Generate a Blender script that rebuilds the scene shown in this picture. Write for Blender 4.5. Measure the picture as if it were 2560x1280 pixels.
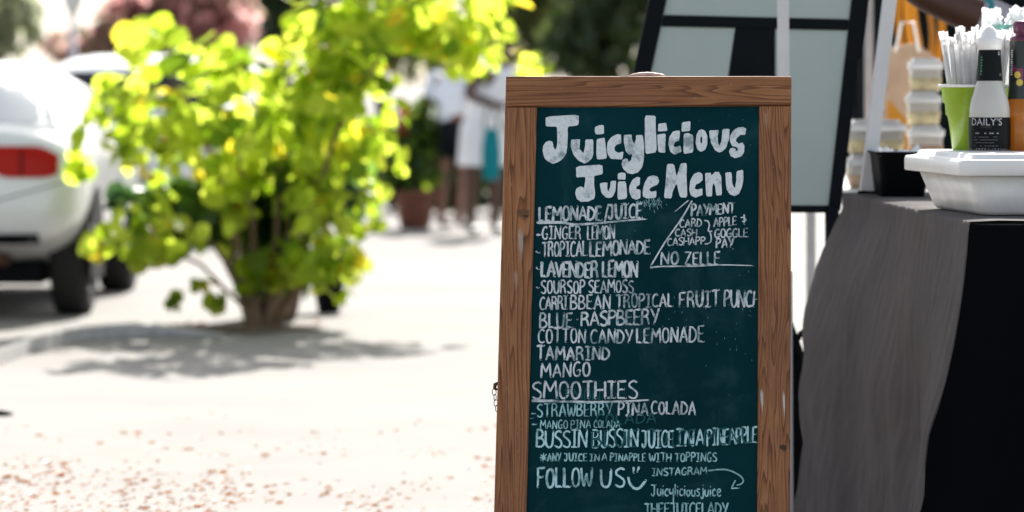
import bpy, bmesh, math, random
from mathutils import Vector, Matrix, Quaternion, noise as mnoise
from mathutils.geometry import tessellate_polygon

for o in list(bpy.data.objects):
    bpy.data.objects.remove(o)
scene = bpy.context.scene
COL = scene.collection
R = math.radians
rng = random.Random(7)

# ------------------------------------------------------------------ camera, sky, sun, exposure
F = 10500.0            # focal length in photograph pixels (2560 wide): about 148 mm
CAMH = 1.22            # camera height, metres
HY = 200.0             # photograph row of the horizon
FOCUS = 9.2
cam_data = bpy.data.cameras.new('camera')
cam = bpy.data.objects.new('camera', cam_data)
COL.objects.link(cam)
cam.location = (0, 0, CAMH)
cam.rotation_euler = (R(90), 0, 0)
cam_data.sensor_width = 36
cam_data.lens = 36 * F / 2560
cam_data.shift_y = -(640 - HY) / 2560
cam_data.clip_start = 0.1
cam_data.clip_end = 2000
cam_data.dof.use_dof = True
cam_data.dof.focus_distance = FOCUS
cam_data.dof.aperture_fstop = cam_data.lens / 36.0
scene.camera = cam

SUN_AZ, SUN_EL = R(13), R(39)       # behind the scene, a little to the right
world = bpy.data.worlds.new('World')
scene.world = world
world.use_nodes = True
wn = world.node_tree.nodes
sky = wn.new('ShaderNodeTexSky')
sky.sky_type = 'NISHITA'
sky.sun_disc = False
sky.sun_elevation = SUN_EL
sky.sun_rotation = SUN_AZ
sky.air_density = 1.0
sky.dust_density = 2.5
bg = wn['Background']
bg.inputs[1].default_value = 0.105
hsv = wn.new('ShaderNodeHueSaturation')      # the photograph is balanced for open shade
hsv.inputs['Saturation'].default_value = 0.42
world.node_tree.links.new(sky.outputs[0], hsv.inputs['Color'])
world.node_tree.links.new(hsv.outputs[0], bg.inputs[0])

sun_data = bpy.data.lights.new('sun', 'SUN')
sun_data.energy = 5.0
sun_data.angle = R(0.5)
sun_data.color = (1.0, 0.965, 0.91)
sun = bpy.data.objects.new('sun', sun_data)
COL.objects.link(sun)
S = Vector((math.sin(SUN_AZ) * math.cos(SUN_EL), math.cos(SUN_AZ) * math.cos(SUN_EL), math.sin(SUN_EL)))
sun.rotation_euler = S.to_track_quat('Z', 'Y').to_euler()

scene.view_settings.view_transform = 'Standard'
scene.view_settings.look = 'None'
scene.view_settings.exposure = 1.24
scene.view_settings.gamma = 1.0
scene.cycles.max_bounces = 8
scene.cycles.transparent_max_bounces = 12


# ------------------------------------------------------------------ helpers
def P(px, py, d):
    """point at photograph pixel (px, py) and distance d"""
    return Vector(((px - 1280) / F * d, d, CAMH - (py - HY) / F * d))


def G(px, py):
    """ground point under photograph pixel"""
    d = F * CAMH / (py - HY)
    return Vector(((px - 1280) / F * d, d, 0))


def root_loc(o):
    v = Vector((0, 0, 0))
    while o:
        v += o.location
        o = o.parent
    return v


def link(name, bm, m, parent=None, smooth=False, loc=None):
    """one mesh object; bm is in world coordinates unless loc is given"""
    me = bpy.data.meshes.new(name)
    off = Vector((0, 0, 0))
    if parent:
        off = root_loc(parent)
    elif loc is not None:
        off = Vector(loc)
    if off.length > 0:
        bmesh.ops.translate(bm, verts=bm.verts, vec=-off)
    if smooth:
        for f in bm.faces:
            f.smooth = True
    bm.to_mesh(me)
    bm.free()
    if m:
        me.materials.append(m)
    o = bpy.data.objects.new(name, me)
    COL.objects.link(o)
    if parent:
        o.parent = parent
    elif loc is not None:
        o.location = loc
    return o


def tag(o, label, cat, group=None):
    o['label'] = label
    o['category'] = cat
    if group:
        o['group'] = group
    return o


def thing(name, loc, label, cat, group=None):
    o = bpy.data.objects.new(name, None)
    o.empty_display_size = 0.1
    COL.objects.link(o)
    o.location = loc
    return tag(o, label, cat, group)


def kind(o, k):
    o['kind'] = k
    return o


def dup(o, parent=None):
    c = o.copy()
    COL.objects.link(c)
    if parent:
        c.parent = parent
    for ch in list(o.children):
        dup(ch, c)
    return c


def box(bm, c, s, rot=None):
    m = Matrix.Translation(Vector(c)) @ (rot.to_matrix().to_4x4() if rot else Matrix()) @ Matrix.Diagonal((s[0], s[1], s[2], 1))
    return bmesh.ops.create_cube(bm, size=1, matrix=m)['verts']


def bevel(bm, w, seg=2):
    bmesh.ops.bevel(bm, geom=list(bm.edges), offset=w, segments=seg, affect='EDGES', profile=0.6)


def tube(bm, pts, rad, n=8, cap=True, flat=1.0):
    pts = [Vector(p) for p in pts]
    if not isinstance(rad, (list, tuple)):
        rad = [rad] * len(pts)
    rings = []
    ref = None
    for i, p in enumerate(pts):
        t = (pts[min(i + 1, len(pts) - 1)] - pts[max(i - 1, 0)]).normalized()
        if ref is None:
            ref = t.orthogonal().normalized()
        ref = (ref - t * ref.dot(t)).normalized()
        b = t.cross(ref)
        rings.append([bm.verts.new(p + (ref * math.cos(a) + b * math.sin(a) * flat) * rad[i])
                      for a in [2 * math.pi * k / n for k in range(n)]])
    for a, b in zip(rings, rings[1:]):
        for k in range(n):
            bm.faces.new((a[k], a[(k + 1) % n], b[(k + 1) % n], b[k]))
    if cap:
        bm.faces.new(rings[0][::-1])
        bm.faces.new(rings[-1])


def lathe(bm, prof, c, n=32, closed=False):
    c = Vector(c)
    rings = []
    for r, z in prof:
        if r < 1e-6:
            rings.append([bm.verts.new(c + Vector((0, 0, z)))])
        else:
            rings.append([bm.verts.new(c + Vector((r * math.cos(2 * math.pi * k / n), r * math.sin(2 * math.pi * k / n), z))) for k in range(n)])
    for a, b in zip(rings, rings[1:]):
        for k in range(n):
            k2 = (k + 1) % n
            va = a[0] if len(a) == 1 else a[k]
            va2 = a[0] if len(a) == 1 else a[k2]
            vb = b[0] if len(b) == 1 else b[k]
            vb2 = b[0] if len(b) == 1 else b[k2]
            vs = []
            for v in (va, va2, vb2, vb):
                if v not in vs:
                    vs.append(v)
            if len(vs) >= 3:
                bm.faces.new(vs)


def grid(bm, fn, nu, nv):
    vs = [[bm.verts.new(fn(u / nu, v / nv)) for v in range(nv + 1)] for u in range(nu + 1)]
    for i in range(nu):
        for j in range(nv):
            bm.faces.new((vs[i][j], vs[i + 1][j], vs[i + 1][j + 1], vs[i][j + 1]))


def prism(bm, poly, off):
    """closed prism of a planar polygon (3-D points) pushed along off"""
    a = [bm.verts.new(p) for p in poly]
    b = [bm.verts.new(Vector(p) + off) for p in poly]
    n = len(a)
    bm.faces.new(a)
    bm.faces.new(b[::-1])
    for i in range(n):
        bm.faces.new((a[i], b[i], b[(i + 1) % n], a[(i + 1) % n]))
    bmesh.ops.recalc_face_normals(bm, faces=bm.faces)


# ------------------------------------------------------------------ materials
class NT:
    def __init__(self, name):
        self.m = bpy.data.materials.new(name)
        self.m.use_nodes = True
        self.nt = self.m.node_tree
        self.b = self.nt.nodes['Principled BSDF']
        self.out = self.nt.nodes['Material Output']

    def n(self, t, **kw):
        x = self.nt.nodes.new(t)
        for k, v in kw.items():
            setattr(x, k, v)
        return x

    def l(self, a, b):
        self.nt.links.new(a, b)

    def setv(self, **kw):
        names = {'col': 'Base Color', 'rough': 'Roughness', 'metal': 'Metallic', 'spec': 'Specular IOR Level',
                 'coat': 'Coat Weight', 'trans': 'Transmission Weight', 'ior': 'IOR', 'alpha': 'Alpha', 'sheen': 'Sheen Weight'}
        for k, v in kw.items():
            if k == 'col':
                v = (v[0], v[1], v[2], 1)
            self.b.inputs[names[k]].default_value = v

    def coords(self, scale=(1, 1, 1), which='Object', rot=(0, 0, 0)):
        tc = self.n('ShaderNodeTexCoord')
        mp = self.n('ShaderNodeMapping')
        mp.inputs['Scale'].default_value = scale
        mp.inputs['Rotation'].default_value = rot
        self.l(tc.outputs[which], mp.inputs[0])
        return mp.outputs[0]

    def noise(self, vec, scale=5, detail=4, rough=0.55, dist=0):
        x = self.n('ShaderNodeTexNoise')
        x.inputs['Scale'].default_value = scale
        x.inputs['Detail'].default_value = detail
        x.inputs['Roughness'].default_value = rough
        x.inputs['Distortion'].default_value = dist
        if vec is not None:
            self.l(vec, x.inputs['Vector'])
        return x.outputs['Fac']

    def ramp(self, fac, stops):
        x = self.n('ShaderNodeValToRGB')
        e = x.color_ramp.elements
        while len(e) < len(stops):
            e.new(0.5)
        for i, (p, c) in enumerate(stops):
            e[i].position = p
            e[i].color = (c[0], c[1], c[2], 1) if isinstance(c, (tuple, list)) else (c, c, c, 1)
        self.l(fac, x.inputs[0])
        return x.outputs[0]

    def cramp(self, fac, cols):
        x = self.n('ShaderNodeValToRGB')
        x.color_ramp.interpolation = 'CONSTANT'
        e = x.color_ramp.elements
        while len(e) < len(cols):
            e.new(0.5)
        for i, c in enumerate(cols):
            e[i].position = i / len(cols)
            e[i].color = (c[0], c[1], c[2], 1)
        self.l(fac, x.inputs[0])
        return x.outputs[0]

    def mix(self, fac, a, b, mode='MIX'):
        x = self.n('ShaderNodeMix', data_type='RGBA', blend_type=mode)
        for sock, v in ((x.inputs[0], fac), (x.inputs[6], a), (x.inputs[7], b)):
            if isinstance(v, (int, float)):
                sock.default_value = v
            elif isinstance(v, (tuple, list)):
                sock.default_value = (v[0], v[1], v[2], 1)
            else:
                self.l(v, sock)
        return x.outputs[2]

    def bump(self, h, strength=0.3, dist=0.01):
        x = self.n('ShaderNodeBump')
        x.inputs['Strength'].default_value = strength
        x.inputs['Distance'].default_value = dist
        self.l(h, x.inputs['Height'])
        self.l(x.outputs[0], self.b.inputs['Normal'])


def simple(name, col, rough=0.5, var=0.12, vs=12, **kw):
    t = NT(name)
    t.setv(col=col, rough=rough, **kw)
    f = t.noise(t.coords(), vs, 5)
    d = tuple(max(0, c * (1 - var)) for c in col)
    u = tuple(min(1, c * (1 + var)) for c in col)
    t.l(t.ramp(f, [(0.3, d), (0.7, u)]), t.b.inputs['Base Color'])
    t.bump(f, 0.05, 0.002)
    return t.m


def leafmat(name, cols, trans, tw=0.5, rough=0.45):
    """leaf: diffuse + gloss in front, sun shining through from behind; colour differs leaf by leaf"""
    t = NT(name)
    geo = t.n('ShaderNodeNewGeometry')
    n = len(cols)
    rm = t.cramp(geo.outputs['Random Per Island'], cols)
    t.l(rm, t.b.inputs['Base Color'])
    t.setv(rough=rough, spec=0.35)
    tr = t.n('ShaderNodeBsdfTranslucent')
    rm2 = t.cramp(geo.outputs['Random Per Island'], trans)
    t.l(rm2, tr.inputs['Color'])
    mx = t.n('ShaderNodeMixShader')
    mx.inputs[0].default_value = tw
    t.l(t.b.outputs[0], mx.inputs[1])
    t.l(tr.outputs[0], mx.inputs[2])
    t.l(mx.outputs[0], t.out.inputs['Surface'])
    return t.m


def cloth(name, col, tw=0.25, weave=900, var=0.12, tcol=None, crease=0.0):
    t = NT(name)
    t.setv(col=col, rough=0.9, spec=0.03 if max(col) < .05 else .1, sheen=0.0 if max(col) < .05 else .1)
    v = t.coords()
    f = t.noise(v, 3.5, 6, 0.6)
    fine = t.noise(v, weave, 2)
    d = tuple(c * (1 - var) for c in col)
    u = tuple(min(1, c * (1 + var)) for c in col)
    t.l(t.ramp(f, [(0.3, d), (0.7, u)]), t.b.inputs['Base Color'])
    st = t.noise(t.coords((9, 9, 1.3)), 7, 6, 0.65, 0.6)
    h = t.mix(0.5 if crease else 0.0, fine, st)
    t.bump(h, 0.25 + crease, 0.006 if crease else 0.002)
    tr = t.n('ShaderNodeBsdfTranslucent')
    tr.inputs[0].default_value = tuple(tcol or col) + (1,)
    mx = t.n('ShaderNodeMixShader')
    mx.inputs[0].default_value = tw
    t.l(t.b.outputs[0], mx.inputs[1])
    t.l(tr.outputs[0], mx.inputs[2])
    t.l(mx.outputs[0], t.out.inputs['Surface'])
    return t.m


def wood(name, horiz):
    t = NT(name)
    if horiz:
        v = t.coords((.5, 1, 9)); vf = t.coords((2.2, 30, 70)); vm = t.coords((1.2, 1, 24))
    else:
        v = t.coords((9, 1, .5)); vf = t.coords((70, 30, 2.2)); vm = t.coords((24, 1, 1.2))
    nz = t.noise(v, 1.3, 3, 0.5, 0.35)
    mu = t.n('ShaderNodeMath', operation='MULTIPLY'); mu.inputs[1].default_value = 30
    t.l(nz, mu.inputs[0])
    pp = t.n('ShaderNodeMath', operation='FRACT')
    t.l(mu.outputs[0], pp.inputs[0])
    ring = t.ramp(pp.outputs[0], [(0.0, 1.0), (0.55, 0.7), (0.9, 0.0), (1.0, 1.0)])
    fine = t.noise(vf, 3.2, 8, 0.72)
    mid = t.noise(vm, 2.0, 5, 0.6)
    g = t.mix(0.36, t.mix(0.42, ring, mid), fine)
    big = t.noise(t.coords((2, 2, 2)), 2.2, 4)
    col = t.ramp(g, [(0.28, (0.080, 0.029, 0.010)), (0.45, (0.205, 0.078, 0.028)), (0.58, (0.285, 0.116, 0.043)), (0.76, (0.38, 0.18, 0.08))])
    col = t.mix(t.ramp(big, [(0.35, 0.0), (0.75, 0.55)]), col, (0.13, 0.055, 0.028), 'MIX')
    # pale dings and rubbed specks
    sp = t.ramp(t.noise(t.coords((40, 40, 90) if horiz else (90, 40, 40)), 2.2, 2), [(0.70, 0.0), (0.76, 0.45)])
    col = t.mix(sp, col, (0.42, 0.27, 0.17))
    if not horiz:
        tc = t.n('ShaderNodeTexCoord')

        def spot(c, sc, lo, hi):
            m = t.n('ShaderNodeMapping')
            m.inputs['Location'].default_value = tuple(-a * b for a, b in zip(c, sc))
            m.inputs['Scale'].default_value = sc
            t.l(tc.outputs['Object'], m.inputs[0])
            nz = t.n('ShaderNodeTexNoise')
            nz.inputs['Scale'].default_value = 1.5
            t.l(m.outputs[0], nz.inputs['Vector'])
            ln = t.n('ShaderNodeVectorMath', operation='LENGTH')
            t.l(m.outputs[0], ln.inputs[0])
            ad = t.n('ShaderNodeMath', operation='MULTIPLY_ADD')
            t.l(nz.outputs['Fac'], ad.inputs[0])
            ad.inputs[1].default_value = 0.9
            t.l(ln.outputs['Value'], ad.inputs[2])
            return t.ramp(ad.outputs[0], [(lo, 1.0), (hi, 0.0)])
        for (q, sc, c, a) in SPOTS:
            col = t.mix(t.mix(a, (0, 0, 0), spot(q, sc, 0.75, 1.0)), col, c)
    t.l(col, t.b.inputs['Base Color'])
    t.setv(rough=0.62, spec=0.3)
    t.bump(g, 0.45, 0.003)
    return t.m


# ------------------------------------------------------------------ the sign's plane
Z_TOP = P(0, 190, 9.29).z
SLOPE = Vector((0, 0.34, 0.95)).normalized()       # up along the leaning board
NRM = Vector((0, -SLOPE.z, SLOPE.y))               # towards the camera
S0 = Vector((0, 9.29, Z_TOP))


def SP(px, py, off=0.0):
    """where the sight line through a pixel meets the board's face, then lifted off it"""
    o = Vector((0, 0, CAMH))
    d = Vector(((px - 1280) / F, 1, -(py - HY) / F))
    k = (S0 - o).dot(NRM) / d.dot(NRM)
    return o + d * k + NRM * off


SIGN_LOC = Vector((0.33, 8.95, 0))
# knot and pale scuffs of the side rails, in the sign's own coordinates
SPOTS = [
    (SP(1314, 541) - SIGN_LOC, (80, 10, 130), (0.02, 0.012, 0.008), 1.0),
    (SP(1309, 536) - SIGN_LOC, (34, 10, 34), (0.06, 0.03, 0.018), 0.7),
    (SP(1302, 610) - SIGN_LOC, (90, 10, 14), (0.40, 0.33, 0.27), 0.75),
    (SP(1290, 700) - SIGN_LOC, (110, 10, 22), (0.36, 0.28, 0.22), 0.5),
    (SP(1905, 1000) - SIGN_LOC, (160, 10, 20), (0.5, 0.5, 0.46), 0.8),
    (SP(1960, 1010) - SIGN_LOC, (200, 10, 18), (0.55, 0.55, 0.52), 0.8),
    (SP(1958, 1120) - SIGN_LOC, (60, 10, 60), (0.03, 0.018, 0.01), 0.9),
    (SP(1915, 300) - SIGN_LOC, (120, 10, 24), (0.40, 0.28, 0.2), 0.4),
]

M = {}
M['wood_h'] = wood('weathered_wood_rail', True)
M['wood_v'] = wood('weathered_wood_post', False)
M['white'] = simple('white_plastic', (0.78, 0.78, 0.76), 0.35)
M['pole'] = simple('white_powder_coat', (0.62, 0.62, 0.63), 0.4, 0.05)
M['black'] = simple('black_plastic', (0.004, 0.006, 0.008), 0.6, spec=.08)
M['rubber'] = simple('tyre_rubber', (0.012, 0.012, 0.012), 0.8)
M['metal'] = simple('rusty_metal', (0.10, 0.05, 0.035), 0.5, 0.3, metal=0.7)
M['steel'] = simple('wheel_metal', (0.5, 0.5, 0.52), 0.3, metal=0.9)


def board_mat():
    t = NT('green_chalkboard_paint')
    v = t.coords()
    base = t.ramp(t.noise(v, 3.0, 4), [(0.3, (0.001, 0.022, 0.029)), (0.7, (0.002, 0.034, 0.042))])
    # half wiped chalk: soft clouds and a few sharper flecks and streaks
    cl = t.ramp(t.noise(v, 6.0, 9, 0.68, 0.6), [(0.52, 0.0), (0.85, 0.22)])
    base = t.mix(cl, base, (0.09, 0.21, 0.23))
    dr = t.ramp(t.noise(t.coords((60, 10, 9)), 1.6, 6, 0.75, 0.5), [(0.66, 0.0), (0.80, 0.5)])
    mk = t.ramp(t.noise(v, 4.0, 3), [(0.48, 0.0), (0.62, 1.0)])
    base = t.mix(t.mix(1.0, dr, mk, 'MULTIPLY'), base, (0.10, 0.26, 0.25))
    fl = t.ramp(t.noise(v, 95, 3), [(0.735, 0.0), (0.77, 0.8)])
    base = t.mix(t.mix(1.0, fl, mk, 'MULTIPLY'), base, (0.5, 0.56, 0.55))
    t.l(base, t.b.inputs['Base Color'])
    t.setv(rough=0.6, spec=0.04)
    t.bump(t.noise(v, 300, 2), 0.08, 0.002)
    return t.m


def chalk_mat(name, col, lo, hi, amt):
    t = NT(name)
    v = t.coords()
    a = t.noise(v, 46, 6, 0.7)
    b = t.noise(t.coords((1, 1, 1), rot=(0, R(35), 0)), 15, 4, 0.6, 1.0)
    c = t.mix(0.5, a, b)
    er = t.ramp(c, [(lo, amt), (hi, 0.0)])
    body = t.ramp(t.noise(v, 110, 3), [(0.3, tuple(x * 0.88 for x in col)), (0.7, tuple(min(1, x * 1.06) for x in col))])
    t.l(t.mix(er, body, (0.02, 0.10, 0.11)), t.b.inputs['Base Color'])
    t.setv(rough=0.9, spec=0.1)
    return t.m


M['board'] = board_mat()
M['chalk'] = chalk_mat('chalk_marker_white', (0.60, 0.66, 0.69), 0.40, 0.53, 0.8)
M['chalk_title'] = chalk_mat('chalk_marker_thick', (0.66, 0.71, 0.73), 0.38, 0.48, 0.6)
M['chalk_worn'] = chalk_mat('chalk_marker_worn', (0.38, 0.66, 0.69), 0.38, 0.58, 0.8)
M['chalk_teal'] = chalk_mat('chalk_marker_tinted', (0.46, 0.72, 0.76), 0.39, 0.53, 0.75)
M['chalk_ghost'] = chalk_mat('chalk_wiped_off', (0.018, 0.095, 0.105), 0.42, 0.60, 0.9)

# ------------------------------------------------------------------ chalk lettering
FONT = {
    'A': (.72, ['0,0 .36,1 .72,0', '.14,.34 .58,.36']),
    'B': (.62, ['0,0 .02,1', 'c.02,1 .36,.98 .5,.78 .36,.57 .02,.52', 'c.02,.52 .42,.48 .62,.25 .42,.04 0,0']),
    'C': (.62, ['c.6,.88 .42,1 .16,.86 .02,.5 .1,.12 .34,0 .62,.08']),
    'D': (.66, ['0,0 .05,1', 'c.0,.97 .34,.92 .64,.62 .6,.28 .36,.05 .02,.01']),
    'E': (.55, ['.54,1 .04,.96', '.04,.96 .02,.02 .56,.01', '.03,.5 .44,.54']),
    'F': (.58, ['.58,1 .04,.94', '.04,.96 .02,0', '.03,.5 .42,.55']),
    'G': (.66, ['c.56,.9 .4,1 .14,.82 .02,.4 .14,.05 .42,.0 .6,.14', '.62,.4 .6,.12', '.62,.4 .36,.38']),
    'H': (.66, ['.02,1 0,0', '.64,1 .66,0', '.0,.5 .66,.52']),
    'I': (.5, ['0,1 .5,1.02', '.26,1 .25,0', '0,0 .5,.02']),
    'J': (.62, ['0,1 .62,1.03', 'c.4,1 .4,.6 .39,.2 .27,0 .1,.03 .02,.2']),
    'L': (.52, ['.03,1 .02,.02 .54,.02']),
    'M': (.86, ['0,0 .08,1', '.08,1 .42,.4', '.42,.4 .76,1', '.76,1 .86,0']),
    'N': (.7, ['0,0 .05,1', '.05,1 .62,0', '.62,0 .68,1']),
    'O': (.62, ['c.32,1 .1,.86 .02,.45 .12,.08 .3,0 .52,.12 .6,.5 .5,.88 .3,1']),
    'P': (.6, ['.02,0 .04,1', 'c.0,.98 .36,1.02 .58,.82 .44,.56 .05,.46']),
    'R': (.66, ['.02,0 .04,1', 'c.0,.98 .36,1 .54,.8 .4,.58 .06,.48', 'c.06,.48 .34,.5 .5,.4 .56,.2 .62,0']),
    'S': (.6, ['c.56,.92 .36,1 .1,.88 .08,.68 .34,.52 .56,.32 .5,.06 .26,0 .02,.1']),
    'T': (.66, ['0,.98 .66,1.02', '.35,1 .34,0']),
    'U': (.66, ['c.02,1 .02,.5 .1,.12 .32,0 .54,.14 .62,.5 .64,1']),
    'V': (.66, ['0,1 .33,0', '.33,0 .66,1']),
    'W': (.86, ['c.0,1 .06,.4 .2,.02', '.2,.02 .42,.7', 'c.42,.7 .5,.3 .64,.02', 'c.64,.02 .8,.35 .86,1']),
    'Y': (.66, ['0,1 .34,.46', '.68,1 .26,0']),
    'Z': (.66, ['.02,.98 .64,1', '.64,1 .05,.02', '.05,.02 .68,.0']),
    '/': (.3, ['.3,1 0,0']),
    'a': (.5, ['c.45,.6 .2,.68 .03,.35 .2,0 .44,.2', '.45,.65 .48,0']),
    'j': (.32, ['c.25,.75 .3,.2 .22,-.22 .05,-.24 0,-.1', '.24,1.0 .28,1.08']),
    'u': (.46, ['c.02,.65 .02,.2 .2,0 .4,.2 .42,.65', '.42,.4 .46,0']),
    'i': (.14, ['.06,.62 .08,0', '.05,.88 .08,.96']),
    'c': (.42, ['c.4,.56 .22,.65 .03,.35 .16,.02 .42,.08']),
    'y': (.5, ['c.0,.65 .04,.3 .22,.2 .42,.4 .48,.68', 'c.48,.68 .5,.1 .48,-.5 .46,-.75']),
    'l': (.12, ['.06,1.1 .06,0']),
    'o': (.46, ['c.25,.62 .06,.5 .03,.25 .2,0 .4,.2 .42,.45 .22,.62']),
    's': (.4, ['c.4,.6 .2,.66 .06,.5 .3,.32 .36,.12 .18,0 0,.06']),
    'e': (.46, ['c.05,.3 .4,.4 .38,.62 .2,.66 .04,.4 .14,.04 .34,0 .48,.12']),
    ' ': (.35, []),
}


def parse(s):
    curve = s.startswith('c')
    pts = [tuple(float(a) for a in q.split(',')) for q in s.lstrip('c').split()]
    return curve, pts


def catmull(p, seg=5):
    if len(p) < 3:
        return p
    q = [(2 * p[0][0] - p[1][0], 2 * p[0][1] - p[1][1])] + list(p) + [(2 * p[-1][0] - p[-2][0], 2 * p[-1][1] - p[-2][1])]
    out = []
    for i in range(1, len(q) - 2):
        for k in range(seg):
            t = k / seg
            o = []
            for a in (0, 1):
                p0, p1, p2, p3 = q[i - 1][a], q[i][a], q[i + 1][a], q[i + 2][a]
                o.append(0.5 * (2 * p1 + (p2 - p0) * t + (2 * p0 - 5 * p1 + 4 * p2 - p3) * t * t + (3 * p1 - p0 - 3 * p2 + p3) * t ** 3))
            out.append(tuple(o))
    out.append(p[-1])
    return out


LEVEL = [0]


def ribbon(bm, pts, w0, w1=None):
    """a chalk stroke in photograph pixels, laid on the board as a thin flat ribbon with round ends"""
    if w1 is None:
        w1 = w0
    LEVEL[0] = (LEVEL[0] + 1) % 40
    off = -0.008 + 0.0006 + 0.00006 * LEVEL[0]
    pts = [Vector(p) for p in pts]
    # resample so that the edge can wobble
    dense = [pts[0]]
    for a, b in zip(pts, pts[1:]):
        k = max(1, int((b - a).length / 5))
        for i in range(1, k + 1):
            dense.append(a.lerp(b, i / k))
    pts = dense
    n = len(pts)
    L, Rr = [], []
    for i, p in enumerate(pts):
        t = pts[min(i + 1, n - 1)] - pts[max(i - 1, 0)]
        if t.length < 1e-6:
            t = Vector((1, 0))
        t.normalize()
        nn = Vector((-t.y, t.x))
        w = (w0 + (w1 - w0) * i / max(1, n - 1)) * 0.5
        L.append(p + nn * w * rng.uniform(0.84, 1.12))
        Rr.append(p - nn * w * rng.uniform(0.84, 1.12))
    t0 = (pts[0] - pts[min(1, n - 1)]).normalized()
    t1 = (pts[-1] - pts[max(n - 2, 0)]).normalized()
    loop = L + [pts[-1] + t1 * w1 * 0.36] + Rr[::-1] + [pts[0] + t0 * w0 * 0.36]
    vs = [bm.verts.new(SP(q.x, q.y, off)) for q in loop]
    for i in range(n - 1):
        bm.faces.new((vs[i], vs[i + 1], vs[2 * n + 1 - i - 1], vs[2 * n + 1 - i]))
    bm.faces.new((vs[n - 1], vs[n], vs[n + 1]))
    bm.faces.new((vs[2 * n], vs[2 * n + 1], vs[0]))


def write(bm, text, x0, x1, y0, y1, h0, h1=None, w=4.5, gap=.2, slant=0.0):
    if h1 is None:
        h1 = h0
    tot = sum(FONT[c][0] for c in text) + gap * (len(text) - 1)
    x = 0
    for c in text:
        adv, strokes = FONT[c]
        jy = rng.uniform(-.03, .03)
        jh = rng.uniform(.95, 1.05)
        for s in strokes:
            cv, pts = parse(s)
            if cv:
                pts = catmull(pts)
            out = []
            for (u, v) in pts:
                f = (x + u) / tot
                px = x0 + (x1 - x0) * f
                base = y0 + (y1 - y0) * f
                h = h0 + (h1 - h0) * f
                out.append((px + slant * v * h, base - h * (v * jh + jy)))
            ww = w * rng.uniform(.88, 1.1)
            if strokes.index(s) == 0 and c in 'LPTFEBDHNM' or c in 'U':
                ww *= 1.1
            ribbon(bm, out, ww, ww * rng.uniform(.85, 1.05))
        x += adv + gap


# ------------------------------------------------------------------ chalkboard sign
sign = thing('chalkboard_sign', SIGN_LOC, 'wooden framed green chalkboard sign with a handwritten juice menu, standing in front of the stall', 'sign')
TH = 0.034                                   # timber thickness


def quad_rail(corners, name, m, face=0.0, th=TH, bw=0.0045):
    bm = bmesh.new()
    prism(bm, [SP(x, y, face) for x, y in corners], -NRM * th)
    # more verts along the rail so the bevel stays crisp
    bevel(bm, bw, 3)
    return link(name, bm, m, sign)


ybot = 1600
lx = lambda y: 1265 + (y - 190) * (1235 - 1265) / 1090
rx = lambda y: 1979 + (y - 190) * (1975.5 - 1979) / 1090
li = lambda y: 1343 + (y - 265) * (1316 - 1343) / 1015
ri = lambda y: 1898 + (y - 265) * (1893 - 1898) / 1015
quad_rail([(lx(190), 190), (rx(190), 190), (rx(263), 263), (lx(266), 266)], 'top_rail', M['wood_h'], 0.0015)
quad_rail([(lx(267), 267), (li(267), 267), (li(ybot), ybot), (lx(ybot), ybot)], 'side_rail', M['wood_v'])
quad_rail([(ri(264), 264), (rx(264), 264), (rx(ybot), ybot), (ri(ybot), ybot)], 'side_rail', M['wood_v'])
quad_rail([(li(1440) + 1, 1440), (ri(1440) - 1, 1440), (ri(1520) - 1, 1520), (li(1520) + 1, 1520)], 'bottom_rail', M['wood_h'])
bm = bmesh.new()
prism(bm, [SP(li(258) - 6, 258, -0.008), SP(ri(258) + 6, 258, -0.008), SP(ri(1445) + 6, 1445, -0.008), SP(li(1445) - 6, 1445, -0.008)], -NRM * 0.012)
panel = link('chalkboard_panel', bm, M['board'], sign)
# rear frame of the A-frame, hinged at the top and leaning the other way
top = S0 - NRM * TH
bm = bmesh.new()
for px in (1300, 1945):
    a = SP(px, 200, -TH - 0.004)
    b = Vector((a.x, a.y + 0.42, 0.0))
    d = (b - a).normalized()
    q = d.to_track_quat('Z', 'Y')
    box(bm, (a + b) / 2 + Vector((0, .02, 0)), (0.05, 0.028, (b - a).length), q)
a = SP(1300, 200, -TH - 0.004); b = SP(1945, 200, -TH - 0.004)
for k in (0.06, 0.75):
    box(bm, (a + b) / 2 + Vector((0, .02 + 0.42 * k, -a.z * k)), ((b - a).length - .052, 0.024, 0.05), d.to_track_quat('Z', 'Y'))
link('rear_frame', bm, M['wood_v'], sign)
# low carrying handle lying on the top edge
bm = bmesh.new()
hp = []
for i in range(15):
    u = i / 14
    q = SP(1572 + 92 * u, 190, -0.016)
    q.z += 0.0015 + 0.0075 * math.sin(math.pi * u) ** 0.4 + rng.uniform(-.0007, .0007)
    hp.append(q)
tube(bm, hp, [0.003 + 0.0025 * math.sin(math.pi * i / 14) for i in range(15)], 8)
for u in (1574, 1662):
    q = SP(u, 190, -0.016)
    box(bm, q + Vector((0, 0, 0.0015)), (0.012, 0.014, 0.004))
link('handle', bm, simple('worn_leather', (0.55, 0.40, 0.32), 0.6, 0.3, 60), sign, True)
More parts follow.
